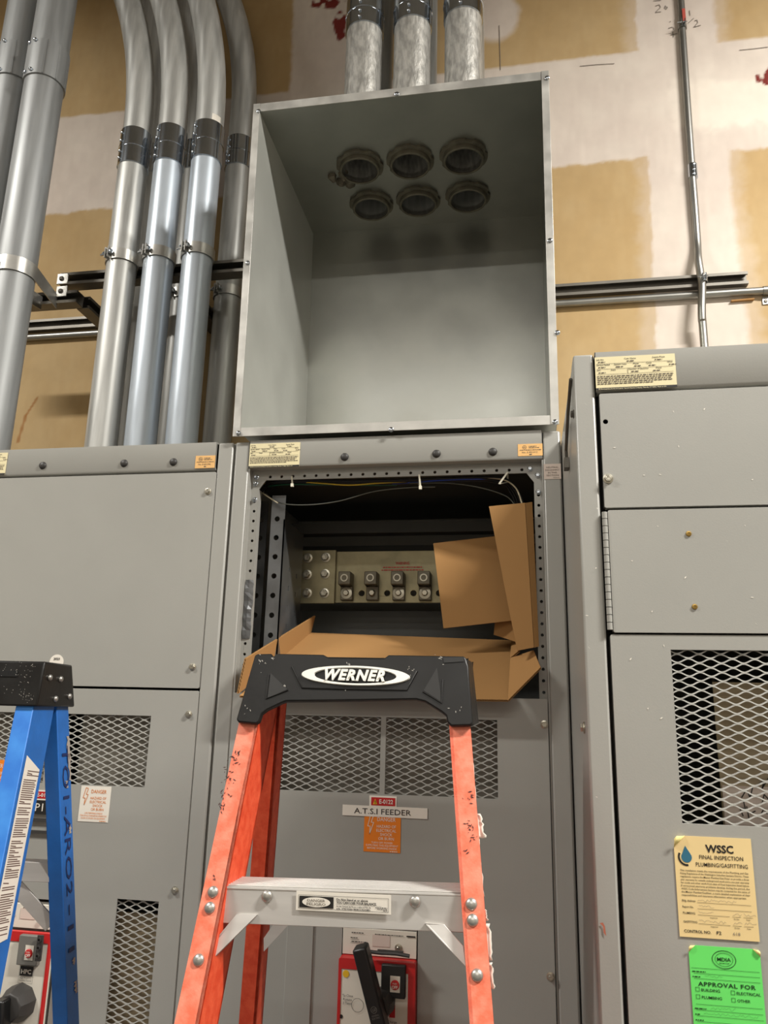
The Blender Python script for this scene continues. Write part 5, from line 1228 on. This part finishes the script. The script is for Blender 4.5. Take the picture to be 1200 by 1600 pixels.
lab(mb.build('scuffs', M_SCUFF, bcap, smooth=False), 'pale scuff marks on the black cap')['kind'] = 'stuff'
def brail(u0, v0, fl, web, kv, ku, name, flange_front=True):
    """rail with its web facing the ladder's side (U) and flanges turned inwards; leans kv along V and ku along U per metre down"""
    dn = Vector((0, 0, -1)) + V * kv + U * ku; Ttop = .035; L_ = (c0.z - .02) 
    def pt(u, v, d): return bp(u, v, 0) + dn * d
    mb = MB(); t = .0045
    def prism(u_0, u_1, v_0, v_1): mb.hexa([pt(u_0, v_0, L_), pt(u_1, v_0, L_), pt(u_1, v_1, L_), pt(u_0, v_1, L_), pt(u_0, v_0, -Ttop), pt(u_1, v_0, -Ttop), pt(u_1, v_1, -Ttop), pt(u_0, v_1, -Ttop)])
    prism(u0 - fl, u0, v0, v0 + t); prism(u0 - t, u0, v0 + t, v0 + web - t); prism(u0 - fl, u0, v0 + web - t, v0 + web)
    return mb.build(name, M_BLUE, Q, bevel=.0015), pt
rl1, pt1 = brail(-.008, .006, .030, .074, -.24, .045, 'front_rail')
rl1.data.materials.append(M_BLUEW)
for p in rl1.data.polygons:
    if p.normal.dot(-V) > .8: p.material_index = 1
rl2, pt2 = brail(-.008, .088, .026, .046, .205, .07, 'rear_rail')
brail(-CL + .038, .006, .030, .074, -.24, -.045, 'front_rail'); brail(-CL + .034, .088, .026, .046, .205, -.07, 'rear_rail')
# long label on the web of the front rail
def bl_pt(v, d): return pt1(-.008, v, d) + U * .0007
mb = MB(); mb.add([bl_pt(.014, .075), bl_pt(.014, .335), bl_pt(.066, .335), bl_pt(.066, .100)], [(0, 1, 2, 3)]); lb_ = mb.build('safety_label', M_WHITE, rl1, smooth=False); lb_.modifiers.new('thickness', 'SOLIDIFY').thickness = .0004
mb = MB(); rnd = random.Random(4); d = .098
while d < .322:
    f_ = rnd.choice((1, .95, .9, .7, .98, .4)); p = lambda v, dd: bl_pt(v, dd) + U * .0006
    st_ = .0185 if d > .106 else .026
    mb.add([p(st_, d), p(st_, d + .0015), p(st_ + .043 * f_, d + .0035 + .0055 * f_ * .6), p(st_ + .043 * f_, d + .002 + .0055 * f_ * .6)], [(0, 1, 2, 3)]); d += .0031 if rnd.random() > .12 else .0062
mb.build('printing', mat('brown_ink', (104, 82, 74), .7), lb_, smooth=False)
# marker writing and wear on the rear rail flange that faces the room
def rf(v, d): return pt2(-.008, .088 + v, d) + U * .0008
s = Sheet(rf(.0, .5), V, rf(.0, 0) - rf(.0, .5), .046, .5, .0)
uu = -(rf(.0, .3) - rf(.0, .0)).normalized(); ww = V
S2 = Sheet(rf(.012, .066), -uu, ww, .4, .046, .0); S2.n = U; S2.lift = .0004
mb = MB(); S2.text(mb, 'TO1-ARO2', 0, .000, .023, .255, 'l'); lab(mb.build('handwriting', M_MARK, rl2, smooth=False), 'dark marker writing running down the blue rear rail')
mb = MB(); S2.text(mb, '-11', .27, .000, .023, .08, 'l'); lab(mb.build('handwriting', M_MARK, rl2, smooth=False), 'last marker digits lower on the blue rear rail')
for d, v, l in ((.05, .034, .04), (.08, .036, .045), (.125, .022, .012), (.2, .028, .014), (.42, .026, .012), (.46, .03, .02)):
    pts = [rf(v + rnd.uniform(-.004, .004), d + l * i / 6) for i in range(7)] + [rf(v + .009 + rnd.uniform(-.003, .002), d + l * (6 - i) / 6) for i in range(7)]
    mb = MB(); mb.add([p + U * .0003 for p in pts], [tuple(range(14))])
    lab(mb.build('wear_patch', mat('worn_beige', (168, 158, 148), .7), rl2, smooth=False), 'worn pale patch on the blue rail')
# steps and rear bar
def bstep(d):
    k = .24 * d; z = -d; w = .045 * d
    mb = MB(); a = bp(-CL + .02 - w, .010 - k, z); b = bp(-.014 + w, .010 - k, z)
    mb.hexa([a - UP * .045, b - UP * .045, b - UP * .045 + V * .003, a - UP * .045 + V * .003, a, b, b + V * .003, a + V * .003]); mb.hexa([a - UP * .003, b - UP * .003, b - UP * .003 + V * .07, a - UP * .003 + V * .07, a, b, b + V * .07, a + V * .07]); return mb.build('step', M_LALU, Q, bevel=.0008)
for k in range(4): bstep(.24 + .3 * k)
dR = .262; kq = .205 * dR
a = bp(-CL + .03, .092 + kq, -dR); b = bp(-.012, .092 + kq, -dR)
mb = MB(); mb.hexa([a - UP * .028, b - UP * .028, b - UP * .028 + V * .003, a - UP * .028 + V * .003, a, b, b + V * .003, a + V * .003]); mb.hexa([a, b, b + V * .03, a + V * .03, a + UP * .003, b + UP * .003, b + V * .03 + UP * .003, a + V * .03 + UP * .003]); mb.build('rear_spreader', M_LALU, Q, bevel=.0008)
MB().bar(bp(-.085, .094 + kq, -dR - .022), bp(-.008, .094 + kq + .02, -dR - .10), V, .004, .024).build('knee_brace', M_LALU, Q, bevel=.0006)

# ------------------------------------------------------------------ light: rows of ceiling fixtures
LE = (70, 152, 26, 17)
def lamp(name, x, y, z, sx, sy, e, col=(1, .967, .905)):
    l = bpy.data.lights.new(name, 'AREA'); l.shape = 'RECTANGLE'; l.size = sx; l.size_y = sy; l.energy = e; l.color = col
    o = bpy.data.objects.new(name, l); COL.objects.link(o); o.location = (x, y, z); return o
lamp('strip_light_left', -2.9, -1.75, 4.42, 1.22, .16, LE[0])
lamp('strip_light_right', 2.2, -1.45, 4.47, 1.22, .16, LE[1])
lamp('strip_light_middle', -.2, -4.0, 4.42, 3.6, .16, LE[2])
lamp('strip_light_far', -.2, -5.6, 4.42, 3.6, .16, LE[3])
w = bpy.data.worlds.new('room_air'); sc.world = w; w.use_nodes = True
w.node_tree.nodes['Background'].inputs['Color'].default_value = (.8, .85, 1, 1); w.node_tree.nodes['Background'].inputs['Strength'].default_value = .0
vs_ = sc.view_settings; vs_.view_transform = 'Standard'; vs_.look = 'None'; vs_.exposure = 1.0; vs_.gamma = 1; vs_.use_curve_mapping = False
sc.cycles.use_denoising = True
sc.cycles.max_bounces = 10; sc.cycles.diffuse_bounces = 5; sc.cycles.glossy_bounces = 5
